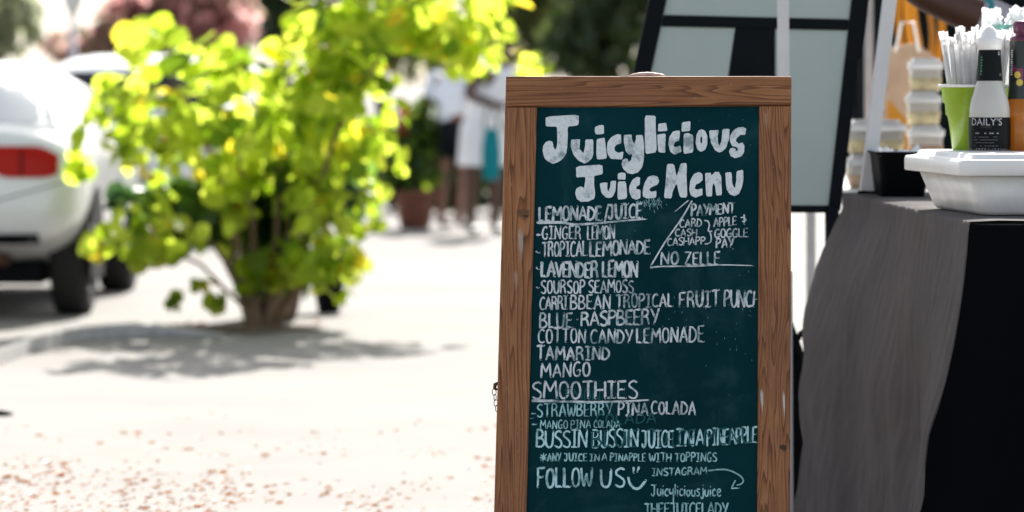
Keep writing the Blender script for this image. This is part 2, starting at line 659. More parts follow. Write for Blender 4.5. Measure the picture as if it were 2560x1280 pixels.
# small chain hanging from the left edge
chain_bm = bmesh.new()
eye = SP(1240, 958, -0.018)
tube(chain_bm, [eye + Vector((.006, 0, .006)), eye + Vector((-.002, 0, .002)), eye + Vector((-.003, 0, -.006)), eye + Vector((.002, 0, -.010))], [.003, .0045, .004, .003], 8)
c = eye + Vector((-.004, 0, -.014))
for i in range(4):
    ring = []
    rot = 0.35 if i % 2 else -0.2
    for k in range(13):
        a = 2 * math.pi * k / 12
        ring.append(c + Vector((math.cos(a) * .0042 * (1 if i % 2 == 0 else .6), math.cos(a) * .003 * (1 if i % 2 else .3), math.sin(a) * .0072)))
    tube(chain_bm, ring, .0009, 6)
    c += Vector((.0018, 0, -.0118))
link('hinge_chain', chain_bm, M['metal'], sign, True)

# title outlines, traced at (x, y) of two enlargements
Z1 = lambda p: (1340 + p[0] / 5.332, 270 + p[1] / 5.332)
Z2 = lambda p: (1600 + p[0] / 5.332, 270 + p[1] / 5.332)
T1 = [
    '128,100 570,72 568,215 425,232 425,350 418,500 405,590 360,660 300,705 225,732 160,700 110,650 88,560 95,490 130,440 180,420 222,435 232,500 262,545 280,490 285,350 278,232 130,232',
    '470,405 590,402 585,440 580,530 632,590 655,500 658,405 765,402 765,600 745,660 690,710 645,728 570,690 500,610 462,500',
    '790,235 850,213 905,215 908,330 800,338 783,295',
    '808,400 915,380 925,450 948,660 815,672 805,600',
    '1140,455 1135,340 1085,332 1010,370 955,440 945,540 960,610 1000,665 1155,675 1168,565 1100,585 1055,560 1045,515 1075,475',
    '1172,345 1275,340 1280,400 1310,470 1335,400 1335,348 1423,345 1445,480 1440,650 1415,780 1360,845 1290,868 1220,855 1165,800 1140,730 1155,680 1190,658 1225,670 1235,710 1270,680 1285,600 1240,610 1195,560 1172,440']
T1b = [
    '65,85 212,90 210,240 225,575 75,602 65,400',
    '245,195 350,183 368,292 240,300',
    '230,340 345,325 338,480 340,585 245,575 235,450',
    '535,290 525,425 470,440 448,490 470,510 540,485 555,570 460,610 405,570 380,470 392,370 440,300 490,288',
    '560,178 675,160 672,290 555,305',
    '583,335 640,318 712,350 712,580 578,600',
    '815,268 870,290 900,360 898,470 870,545 812,572 765,540 742,450 755,340 780,290 814,268 819,360 808,380 805,430 815,465 828,450 832,400 820,360',
    '925,285 1055,280 1035,360 1040,440 1060,490 1090,420 1100,268 1198,265 1190,400 1150,520 1100,568 1050,580 1000,550 950,460 930,370',
    '1420,260 1405,345 1340,345 1290,390 1280,430 1320,465 1370,445 1395,490 1390,580 1350,635 1270,658 1210,630 1188,570 1205,525 1250,518 1280,535 1275,560 1305,560 1305,520 1280,505 1230,495 1200,430 1200,370 1240,290 1310,245 1370,238']
T2 = [
    '533,765 885,740 892,870 775,892 775,1000 790,1140 775,1200 700,1235 600,1240 545,1200 522,1120 535,1065 590,1032 632,1045 640,1075 650,1000 660,905 535,915',
    '852,990 955,980 950,1060 965,1105 990,1040 998,962 1072,958 1060,1090 1030,1165 985,1188 930,1180 880,1130 860,1060',
    '1090,865 1145,845 1195,855 1195,945 1092,940',
    '1092,965 1200,965 1218,1195 1085,1212',
    '1390,915 1385,1010 1340,1040 1335,1065 1395,1080 1392,1190 1340,1212 1280,1190 1245,1110 1245,1030 1290,940 1350,905']
T2b = [
    '220,1090 215,1185 100,1195 40,1170 35,1110 60,990 110,905 180,885 240,905 258,960 235,1010 150,1045 125,1075 150,1105',
    '360,735 455,735 490,905 540,730 625,720 622,900 632,1180 535,1180 495,1010 478,1005 435,1110 420,1195 320,1190 345,950',
    '835,1060 835,1150 740,1185 680,1155 658,1080 670,960 720,865 785,840 835,870 838,950 800,985 745,1010 730,1060 765,1078',
    '868,855 945,850 950,890 1000,840 1055,840 1085,900 1095,1150 1020,1158 1005,1040 985,985 965,1040 962,1168 885,1165 875,1000',
    '1138,850 1222,845 1228,960 1245,1030 1268,1060 1285,960 1290,830 1378,812 1382,920 1360,1050 1320,1135 1260,1165 1200,1140 1155,1070 1145,950']


def blockletter(bm, s, conv):
    LEVEL[0] = (LEVEL[0] + 1) % 40
    off = -0.008 + 0.0006 + 0.00006 * LEVEL[0]
    p = [Vector(tuple(float(a) for a in q.split(','))) for q in s.split()]
    # soften the corners a little, as a marker does
    q = []
    for i in range(len(p)):
        a, b = p[i], p[(i + 1) % len(p)]
        q += [a.lerp(b, .12), a.lerp(b, .5) + Vector((rng.uniform(-2.5, 2.5), rng.uniform(-2.5, 2.5))), a.lerp(b, .88)]
    px = [conv(v) for v in q]
    vs = [bm.verts.new(SP(x, y, off)) for x, y in px]
    for t in tessellate_polygon([[Vector((x, y, 0)) for x, y in px]]):
        try:
            bm.faces.new([vs[i] for i in t])
        except ValueError:
            pass


def lettering(fn, m='chalk'):
    bm = bmesh.new()
    fn(bm)
    return link('chalk_lettering', bm, M[m], panel)


def W(*a, **k):
    return (a, k)


def lines(items, m='chalk', strokes=()):
    def f(bm):
        for (a, k) in items:
            write(bm, *a, **k)
        for st in strokes:
            pts, w = st[0], st[1]
            w1 = st[2] if len(st) > 2 else w
            ribbon(bm, catmull(pts) if len(pts) > 2 else pts, w, w1)
    return lettering(f, m)


ZM = lambda pts, ox, oy, s: [(ox + x / s, oy + y / s) for x, y in pts]
lettering(lambda bm: ([blockletter(bm, s, Z1) for s in T1], [blockletter(bm, s, Z2) for s in T1b]), 'chalk_title')
lettering(lambda bm: ([blockletter(bm, s, Z1) for s in T2], [blockletter(bm, s, Z2) for s in T2b]), 'chalk_title')
lines([W('LEMONADE', 1348, 1504, 549.5, 547, 34, w=6, gap=.14), W('JUICE', 1521, 1605, 545, 542, 35, w=6, gap=.13)],
      strokes=[([(1521, 508), (1511, 556)], 4.5), ([(1343, 554), (1405, 554), (1435, 559), (1490, 556), (1555, 550), (1617, 545)], 7.5, 3.5)])
lines([W('GINGER', 1356, 1452, 595, 595, 31, w=4.2), W('LEMON', 1469, 1537, 596, 593, 33, w=4.6, gap=.12)], strokes=[([(1342, 585), (1353, 583)], 6)])
lines([W('TROPICAL', 1356, 1467, 639, 637, 35, w=4.6, gap=.16), W('LEMONADE', 1475, 1625, 639, 631, 35, 33, w=5.4, gap=.13)], strokes=[([(1340, 626), (1349, 629)], 5)])
lines([W('LAVENDER', 1354, 1495, 689, 691, 36, 38, w=6.4, gap=.08), W('LEMON', 1507, 1594, 689, 690, 38, 40, w=6.2, gap=.1)], strokes=[([(1341, 667), (1348, 671)], 5)])
lines([W('SOURSOP', 1353, 1462, 731, 730, 31, w=4.4), W('SEAMOSS', 1472, 1584, 730, 729, 30, w=4.2, gap=.16)], strokes=[([(1341, 716), (1348, 717)], 4)])
lines([W('CARRI', 1350, 1419, 772, 771, 31, 33, w=4.4, gap=.1), W('BBEAN', 1427, 1526, 771, 770, 33, 35, w=4.6), W('TROPICAL', 1541, 1682, 767, 763, 33, 32, w=4.8),
       W('FRUIT', 1699, 1798, 765, 764, 36, 40, w=5.2), W('PUNC', 1811, 1880, 765, 765, 41, 39, w=5.2, gap=.1)], strokes=[([(1886, 727), (1884, 765)], 5), ([(1886, 746), (1892, 745)], 4)])
lines([W('BLUE', 1350, 1431, 817, 816, 36, w=4.8), W('RASPBEERY', 1453, 1647, 812, 808, 33, 38, w=5.6, gap=.12)], strokes=[([(1442, 797), (1445, 796)], 3.5)])
lines([W('COTTON', 1346, 1464, 855, 854, 34, w=4.8), W('CANDY', 1477, 1581, 855, 855, 33, w=5.2), W('LEMONADE', 1592, 1760, 855, 852, 34, 39, w=4.9)])
lines([W('TAMARIND', 1343, 1523, 899, 896, 34, 31, w=5.4)], 'chalk')
lines([W('MANGO', 1353, 1475, 941, 938, 34, w=4.8)])
lines([W('SMOOTHIES', 1331, 1594, 994, 994, 43, 42, w=5.4, gap=.16)], strokes=[([(1330, 999), (1406, 1001), (1492, 1003), (1604, 999), (1622, 997)], 7, 4)])
lines([W('PINA', 1546, 1620, 1036, 1036, 30, w=5.2), W('COLADA', 1629, 1739, 1031, 1035, 29, 32, w=4.9)])
lines([W('STRAWBERRY', 1343, 1530, 1041, 1036, 32, w=3.8)], 'chalk_worn', strokes=[([(1329, 1032), (1339, 1031)], 3.5), ([(1326, 1044), (1334, 1042)], 3)])
lines([W('MANGO', 1351, 1419, 1070, 1069, 20, w=2.9), W('PINA', 1427, 1477, 1070, 1068, 20, w=2.9), W('COLADA', 1485, 1550, 1067, 1067, 18, w=2.9)], 'chalk_worn', strokes=[([(1330, 1059), (1342, 1058)], 4)])
lines([W('BUSSIN', 1342, 1468, 1116, 1117, 42, w=5.2, gap=.1), W('BUSSIN', 1482, 1596, 1116, 1115, 42, w=4.8, gap=.1), W('JUICE', 1605, 1684, 1116, 1117, 42, w=5, gap=.12),
       W('IN', 1692, 1735, 1112, 1112, 39, w=5.4), W('A', 1741, 1760, 1111, 1111, 39, w=5), W('PINEAPPLE', 1768, 1893, 1112, 1104, 41, 38, w=4.6, gap=.1)], 'chalk_teal')
lines([W('ANY', 1369, 1402, 1151, 1151, 20, w=3.8), W('JUICE', 1411, 1467, 1150, 1150, 18, w=3.6), W('IN', 1475, 1499, 1150, 1150, 17, w=3.4), W('A', 1505, 1518, 1149, 1149, 17, w=3.4),
       W('PINAPPLE', 1526, 1614, 1150, 1151, 18, w=3.2), W('WITH', 1624, 1678, 1152, 1151, 20, w=3.6), W('TOPPINGS', 1688, 1792, 1151, 1151, 20, 22, w=3.5)], 'chalk_worn',
      strokes=[([(1350, 1142), (1367, 1142)], 3.2), ([(1359, 1131), (1358, 1153)], 3.2), ([(1352, 1135), (1366, 1149)], 3.2), ([(1366, 1134), (1352, 1150)], 3.2)])
lines([W('FOLLOW', 1344, 1480, 1217, 1214, 47, 46, w=6, gap=.14), W('US', 1502, 1562, 1216, 1216, 44, 47, w=6.2, gap=.25)], 'chalk_teal',
      strokes=[(ZM([(1395, 790), (1420, 880), (1490, 945), (1560, 930), (1640, 830)], 1320, 1050, 5.567), 6, 7), ([(1584, 1167), (1585, 1181)], 6, 5), ([(1597, 1166), (1594, 1179)], 6, 4)])
lines([W('INSTAGRAM', 1631, 1767, 1187, 1184, 18, w=3.6, gap=.18)], 'chalk_worn',
      strokes=[(ZM([(960, 695), (1100, 680), (1240, 690), (1380, 755), (1440, 830), (1410, 880), (1345, 900)], 1600, 1050, 5.567), 4.5, 3.5),
               (ZM([(1330, 830), (1275, 940)], 1600, 1050, 5.567), 3.5), (ZM([(1275, 942), (1385, 935)], 1600, 1050, 5.567), 3.5)])
lines([W('Juicyliciousjuice', 1628, 1802, 1238, 1238, 26, w=3.6, gap=.16)], 'chalk_worn')
lines([W('THEEJUICELADY', 1612, 1820, 1285, 1283, 28, w=4.2, gap=.16)], 'chalk_worn')
lines([W('PAYMENT', 1729, 1837, 538, 529, 28, 24, w=4.8, gap=.14)],
      strokes=[([(1721, 499), (1686, 528)], 3, 1.6), ([(1730, 500), (1705, 543), (1665, 600), (1640, 641), (1627, 663)], 4, 4)])
lines([W('CARD', 1700, 1754, 566, 564, 19, w=3.6), W('CASH', 1689, 1742, 588, 588, 17.5, w=3.5), W('CASHAPP', 1669, 1763, 612, 608.5, 18, w=3.5, gap=.15)],
      strokes=[(ZM([(1020, 395), (1080, 410), (1102, 480), (1085, 560), (1110, 582), (1150, 575)], 1610, 490, 6.738), 3.4), (ZM([(1115, 600), (1132, 660), (1130, 740), (1090, 782), (1025, 795)], 1610, 490, 6.738), 3.4)])
lines([W('APPLE', 1785, 1841, 565, 559, 21, w=3.8, gap=.15), W('GOGGLE', 1787, 1870, 592, 589, 21, w=4, gap=.12), W('PAY', 1791, 1834, 618, 614, 22, w=4.6)],
      strokes=[([(1861, 534), (1861.5, 558)], 4), (ZM([(1635, 345), (1680, 345), (1722, 385), (1690, 420), (1660, 405)], 1610, 490, 6.738), 3.2)])
lines([W('NO', 1653, 1696, 660, 656, 30, w=4.8), W('ZELLE', 1712, 1800, 659, 658, 31, w=4.4)],
      strokes=[([(1626, 667), (1654, 664), (1744, 663), (1803, 660), (1885, 662)], 4, 2.5)])
# older writing that was wiped but still shows
for it in (W('BLUE', 1480, 1590, 1116, 1114, 40, w=5), W('COLADA', 1490, 1640, 1060, 1056, 26, w=4), W('LEMON', 1395, 1500, 1000, 1000, 30, w=3), W('JUICE', 1620, 1740, 1112, 1110, 38, w=4),
           W('MENU', 1760, 1880, 1110, 1106, 38, w=4)):
    lines([it], 'chalk_ghost')


def smudge(bm):
    for i in range(90):        # wiped streaks under the title
        x = rng.gauss(1625, 16); y = rng.gauss(503, 7)
        a = rng.uniform(0.3, 1.4)
        l = rng.uniform(3, 10)
        ribbon(bm, [(x, y), (x + l * math.cos(a) * .4, y + l * math.sin(a))], rng.uniform(.8, 1.8))
    for i in range(40):
        x = rng.uniform(1640, 1880); y = rng.gauss(800, 60)
        ribbon(bm, [(x, y), (x + rng.uniform(-1, 1), y + rng.uniform(1, 6))], rng.uniform(.7, 1.6))


sm_ = lettering(smudge, 'chalk_worn')
sm_.name = 'chalk_smudge'
sm_['kind'] = 'stuff'

# ------------------------------------------------------------------ ground
def ground_mat():
    t = NT('pale_concrete')
    v = t.coords()
    a = t.noise(v, 0.8, 6, 0.6)
    b = t.noise(v, 40, 4, 0.7)
    col = t.ramp(a, [(0.3, (0.207, 0.197, 0.183)), (0.7, (0.252, 0.242, 0.227))])
    col = t.mix(t.ramp(b, [(0.35, 0.35), (0.6, 0.0)]), col, (0.22, 0.205, 0.185))
    st = t.ramp(t.noise(t.coords((.5, .5, 1)), 1.4, 7, .7, 1.0), [(.52, 0.0), (.62, .3)])
    col = t.mix(st, col, (.22, .20, .17))
    t.l(col, t.b.inputs['Base Color'])
    t.setv(rough=0.9, spec=0.2)
    t.bump(b, 0.4, 0.006)
    return t.m


M['ground'] = ground_mat()
bm = bmesh.new()
grid(bm, lambda u, v: Vector((-200 + 400 * u, -60 + 660 * v, 0)), 8, 12)
kind(link('ground', bm, M['ground']), 'structure')
# soil strip of the tree pit and the low kerb curving from it
bm = bmesh.new()
grid(bm, lambda u, v: G(400 + 400 * u, 822 + (.5 - v) * 26 * math.sin(math.pi * u) ** .45 + 3 * math.sin(u * 13 + v * 4)) + Vector((0, 0, .003 + .012 * math.sin(math.pi * v) * math.sin(math.pi * u) + .006 * rng.random())), 40, 6)
kind(link('soil', bm, simple('dark_soil', (0.10, 0.068, 0.052), 0.95, 0.5, 40)), 'structure')
kp = catmull([(-90, 948), (0, 912), (90, 880), (190, 856), (300, 846), (420, 842), (560, 842)], 6)
bm = bmesh.new()
prof = [(0, 0), (0, .05), (.012, .062), (.13, .062), (.15, .045), (.15, 0)]
rings = []
for (x, y) in kp:
    g = G(x, y)
    kz = min(1, max(.05, (570 - x) / 220))
    rings.append([bm.verts.new(g + Vector((0, dy, z * kz + .002))) for dy, z in prof])
for a, b in zip(rings, rings[1:]):
    for i in range(len(prof) - 1):
        bm.faces.new((a[i], b[i], b[i + 1], a[i + 1]))
kind(link('kerb', bm, simple('kerb_concrete', (0.42, 0.41, 0.40), 0.9, 0.2, 20)), 'structure')

# ------------------------------------------------------------------ foliage helpers
HEART = [(0, -.5), (.22, -.42), (.42, -.18), (.48, .1), (.36, .36), (.1, .46), (0, .36), (-.1, .46), (-.36, .36), (-.48, .1), (-.42, -.18), (-.22, -.42)]
OVAL = [(0, -.5), (.24, -.2), (.24, .2), (0, .5), (-.24, .2), (-.24, -.2)]


def add_leaf(bm, c, size, nrm, shape, rg, fold=.2):
    q = nrm.to_track_quat('Z', 'Y') @ Quaternion((0, 0, 1), rg.uniform(0, 6.28))
    mid = [bm.verts.new(c + q @ Vector((0, y * size, 0))) for y in (-.5, shape[0][1] * 0 + .36)]
    n = len(shape)
    vs = []
    for (x, y) in shape:
        vs.append(bm.verts.new(c + q @ Vector((x * size, y * size, abs(x) * size * fold - (y * y) * size * .25))))
    bm.faces.new(vs)
    for v in mid:
        bm.verts.remove(v)


def blob_leaves(bm, blobs, n, size, shape, rg, shell=.5, up=.4, gaps=None):
    """blobs: (centre, (rx, ry, rz))"""
    wts = [r[0] * r[1] * r[2] for _, r in blobs]
    for _ in range(n):
        c, r = rg.choices(blobs, wts)[0]
        while True:
            v = Vector((rg.gauss(0, 1), rg.gauss(0, 1), rg.gauss(0, 1)))
            if v.length > .1:
                break
        v.normalize()
        rad = rg.random() ** shell
        p = Vector((c.x + v.x * r[0] * rad, c.y + v.y * r[1] * rad, c.z + v.z * r[2] * rad))
        if p.z < .06:
            continue
        if gaps and mnoise.noise(p * gaps) < -.10 + rg.uniform(-.12, .12):
            continue
        nrm = (v * .6 + Vector((rg.gauss(0, .6), rg.gauss(0, .6), up + rg.gauss(0, .5)))).normalized()
        add_leaf(bm, p, size * rg.uniform(.55, 1.2), nrm, shape, rg)


def pblob(px, py, rxp, ryp, d, dd=None):
    s = d / F
    return (P(px, py, d), (rxp * s, (dd if dd else rxp * s), ryp * s))


# ------------------------------------------------------------------ big leafy bush
BD = 20.75
base = G(662, 822)
bush = thing('leafy_bush', base, 'large bush with big round yellow green leaves on thin stems beside the white car', 'bush')
blobs = [pblob(*b) for b in [
    (400, 60, 60, 40, BD, .3), (370, 110, 110, 70, BD, .4), (560, 160, 190, 70, BD, .4), (340, 300, 165, 150, BD, .5), (600, 340, 300, 200, BD, .65),
    (850, 300, 200, 190, BD, .6), (880, 60, 190, 110, BD, .6), (1080, 60, 210, 85, BD, .6), (1180, 140, 90, 60, BD, .4), (1320, 155, 60, 42, BD, .3),
    (265, 590, 60, 45, BD - .45, .22), (350, 630, 90, 40, BD - .45, .25), (450, 560, 200, 85, BD, .7), (800, 520, 130, 110, BD, .6), (800, 640, 110, 55, BD - .2, .4),
    (900, 640, 45, 40, BD - .3, .25), (810, 720, 50, 40, BD - .3, .25), (670, 640, 110, 45, BD, .4), (950, -120, 300, 110, BD, .6), (930, -330, 270, 160, BD, .6), (1000, -540, 180, 120, BD, .5), (780, -420, 140, 120, BD, .5), (1220, 20, 90, 60, BD, .4),
    (210, 440, 45, 70, BD - .2, .3), (240, 240, 40, 40, BD - .2, .25), (960, 480, 50, 60, BD, .3), (1060, 500, 26, 26, BD - .2, .15)]]
bm = bmesh.new()
rb = random.Random(11)
blob_leaves(bm, blobs, 1950, .118, HEART, rb, .45, .35, 3.6)
blob_leaves(bm, [pblob(700, 690, 130, 60, BD - .15, .2), pblob(350, 620, 130, 50, BD - .4, .25), pblob(820, 660, 110, 60, BD - .3, .25)], 150, .11, HEART, rb, .6, .3)
blob_leaves(bm, [pblob(860, 180, 150, 70, BD, .35), pblob(640, 200, 120, 50, BD, .3), pblob(1120, 90, 170, 60, BD, .35)], 170, .115, HEART, rb, .5, .35)
blob_leaves(bm, blobs, 330, .07, HEART, rb, .3, .35, 3.6)
blob_leaves(bm, blobs[:3] + blobs[6:10], 130, .15, HEART, rb, .6, .35)
for (px, py) in [(440, 740), (430, 765), (640, 700), (600, 720), (860, 745), (545, 750), (505, 715), (690, 690), (1000, 420), (930, 560)]:
    blob_leaves(bm, [pblob(px, py, 25, 18, BD - .2, .1)], 5, .085, HEART, rb)
GR = [(.02, .06, .010), (.03, .08, .012), (.05, .11, .014), (.06, .13, .016), (.03, .09, .012), (.07, .14, .018), (.025, .07, .012), (.05, .11, .014), (.03, .09, .012), (.06, .12, .014), (.02, .07, .012), (.05, .10, .014), (.03, .08, .014), (.06, .13, .014), (.04, .10, .014), (.14, .12, .012)]
TR = [(.24, .40, .015), (.42, .62, .02), (.60, .80, .03), (.68, .88, .04), (.50, .70, .03), (.74, .90, .06), (.30, .46, .02), (.64, .84, .05), (.46, .64, .03), (.76, .88, .06), (.22, .38, .02), (.56, .76, .03), (.66, .86, .04), (.72, .90, .05), (.36, .54, .02), (.80, .70, .02)]
TR = [(a * 1.10, b, c + .13 * max(0, b - .5)) for a, b, c in TR]
link('foliage', bm, leafmat('sunlit_round_leaf', GR, TR, .74), bush)
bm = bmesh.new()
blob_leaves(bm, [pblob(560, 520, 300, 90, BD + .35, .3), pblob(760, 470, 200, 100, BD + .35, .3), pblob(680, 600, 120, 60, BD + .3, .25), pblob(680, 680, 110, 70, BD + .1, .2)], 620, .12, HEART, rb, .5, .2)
link('shaded_inner_foliage', bm, leafmat('shade_darkened_leaf', [(.018, .05, .018), (.025, .065, .02), (.015, .04, .018), (.035, .08, .02)], [(.08, .17, .03), (.14, .26, .04), (.05, .12, .03), (.20, .34, .05)], .5, .35), bush)  # shade inside the bush put into darker leaf colours
bark = simple('pale_bark', (0.21, 0.135, 0.085), 0.8, 0.3, 30)
bm = bmesh.new()
for tx, ty, mx, my, r in [(600, 400, 640, 640, .022), (760, 420, 735, 640, .022), (480, 560, 560, 650, .016), (700, 300, 690, 600, .018), (850, 300, 760, 560, .02),
                          (1000, 60, 800, 420, .018), (400, 150, 560, 480, .018), (300, 600, 500, 660, .012), (880, 620, 790, 690, .012), (640, 560, 600, 690, .013), (560, 520, 590, 660, .02), (620, 480, 628, 650, .018), (720, 520, 700, 660, .014), (800, 560, 760, 650, .018)]:
    b0 = base + Vector((rb.uniform(-.07, .06), rb.uniform(-.04, .06), -.01))
    p1, p2 = P(mx, my, BD + rb.uniform(-.1, .1)), P(tx, ty, BD + rb.uniform(-.2, .2))
    pts = [b0.lerp(p1, t) + Vector((rb.uniform(-.008, .008), 0, 0)) for t in (0, .3, .6)] + [p1, p1.lerp(p2, .5) + Vector((rb.uniform(-.03, .03), 0, .02)), p2]
    tube(bm, pts, [r * k for k in (1.0, .92, .85, .75, .6, .3)], 8)
link('stems', bm, bark, bush, True)

terra = simple('brown_terracotta', (0.06, 0.028, 0.018), 0.75, 0.3, 14)
terra2 = simple('red_terracotta', (0.13, 0.045, 0.025), 0.75, 0.3, 14)


def pot(name, px, py, w, h, m, label, hollow=True):
    g = G(px, py)
    s = g.y / F
    g.y += w * s / 2
    r = w * s / 2
    H = h * s
    t = thing(name, g, label, 'pot')
    bm = bmesh.new()
    lathe(bm, [(0, 0), (r * .62, 0), (r * .66, H * .04), (r * .86, H * .6), (r * .95, H * .82), (r, H * .84), (r * 1.02, H * .97), (r * .98, H), (r * .9, H), (r * .88, H * .9), (0, H * .9)], g, 32)
    link('pot_body', bm, m, t, True)
    return t, g, r, H


t, g, r, H = pot('plant_pot', 668, 806, 205, 160, terra, 'wide brown clay pot behind the thin stems of the leafy bush')
bm = bmesh.new()
bmesh.ops.create_circle(bm, cap_ends=True, segments=24, radius=r * .87, matrix=Matrix.Translation(g + Vector((0, 0, H * .905))))
link('potting_soil', bm, simple('pot_soil', (.03, .02, .015), .95), t)
t, g, r, H = pot('plant_pot', 820, 784, 82, 85, M['black'], 'black plastic pot standing right of the brown clay pot')
bm = bmesh.new()
blob_leaves(bm, [(g + Vector((0, 0, H + .08)), (.14, .14, .14))], 60, .09, HEART, rb)
link('plant_foliage', bm, leafmat('dark_leaf', [(.02, .05, .01), (.04, .08, .012)], [(.12, .2, .02), (.3, .4, .03)], .5), t)
t, g, r, H = pot('potted_plant', 1036, 574, 112, 98, terra2, 'green plant with red blooms in a reddish clay pot left of the people')
bm = bmesh.new()
blob_leaves(bm, [(g + Vector((-.05, 0, H + .25)), (.30, .25, .33)), (g + Vector((0.05, 0, H + .5)), (.2, .2, .25))], 420, .13, HEART, rb, .5)
link('plant_foliage', bm, leafmat('mid_leaf', [(.025, .07, .012), (.05, .10, .015), (.03, .06, .01)], [(.15, .28, .03), (.3, .42, .03), (.1, .2, .02)], .5), t)
bm = bmesh.new()
blob_leaves(bm, [(g + Vector((-.09, -.2, H + .62)), (.05, .05, .18))], 40, .07, OVAL, rb)
link('blooms', bm, leafmat('red_petal', [(.30, .012, .01)], [(.5, .02, .01)], .4), t)


# ------------------------------------------------------------------ cars
def interp(tab, y):
    if y <= tab[0][0]:
        return tab[0][1]
    for (a, va), (b, vb) in zip(tab, tab[1:]):
        if y <= b:
            t = (y - a) / (b - a)
            return va + (vb - va) * t
    return tab[-1][1]


PAINT = simple('white_car_paint', (0.78, 0.79, 0.80), 0.25, 0.02, 3, coat=0.6)
GLASS_SKY = NT('sky_painted_car_glass'); GLASS_SKY.setv(col=(.45, .47, .49), rough=.12, spec=.9, coat=1.0)  # sky reflection put into the pale base colour of the rear glass
GLASS_DARK = NT('dark_car_glass'); GLASS_DARK.setv(col=(.01, .014, .018), rough=.05, spec=.5)
RED = NT('red_tail_lamp'); RED.setv(col=(.50, .008, .006), rough=.3, spec=.15)
REDT = RED.n('ShaderNodeTexWave'); REDT.inputs['Scale'].default_value = 18
RED.l(RED.ramp(REDT.outputs['Fac'], [(0, (.30, .004, .003)), (1, (.55, .020, .006))]), RED.b.inputs['Base Color'])


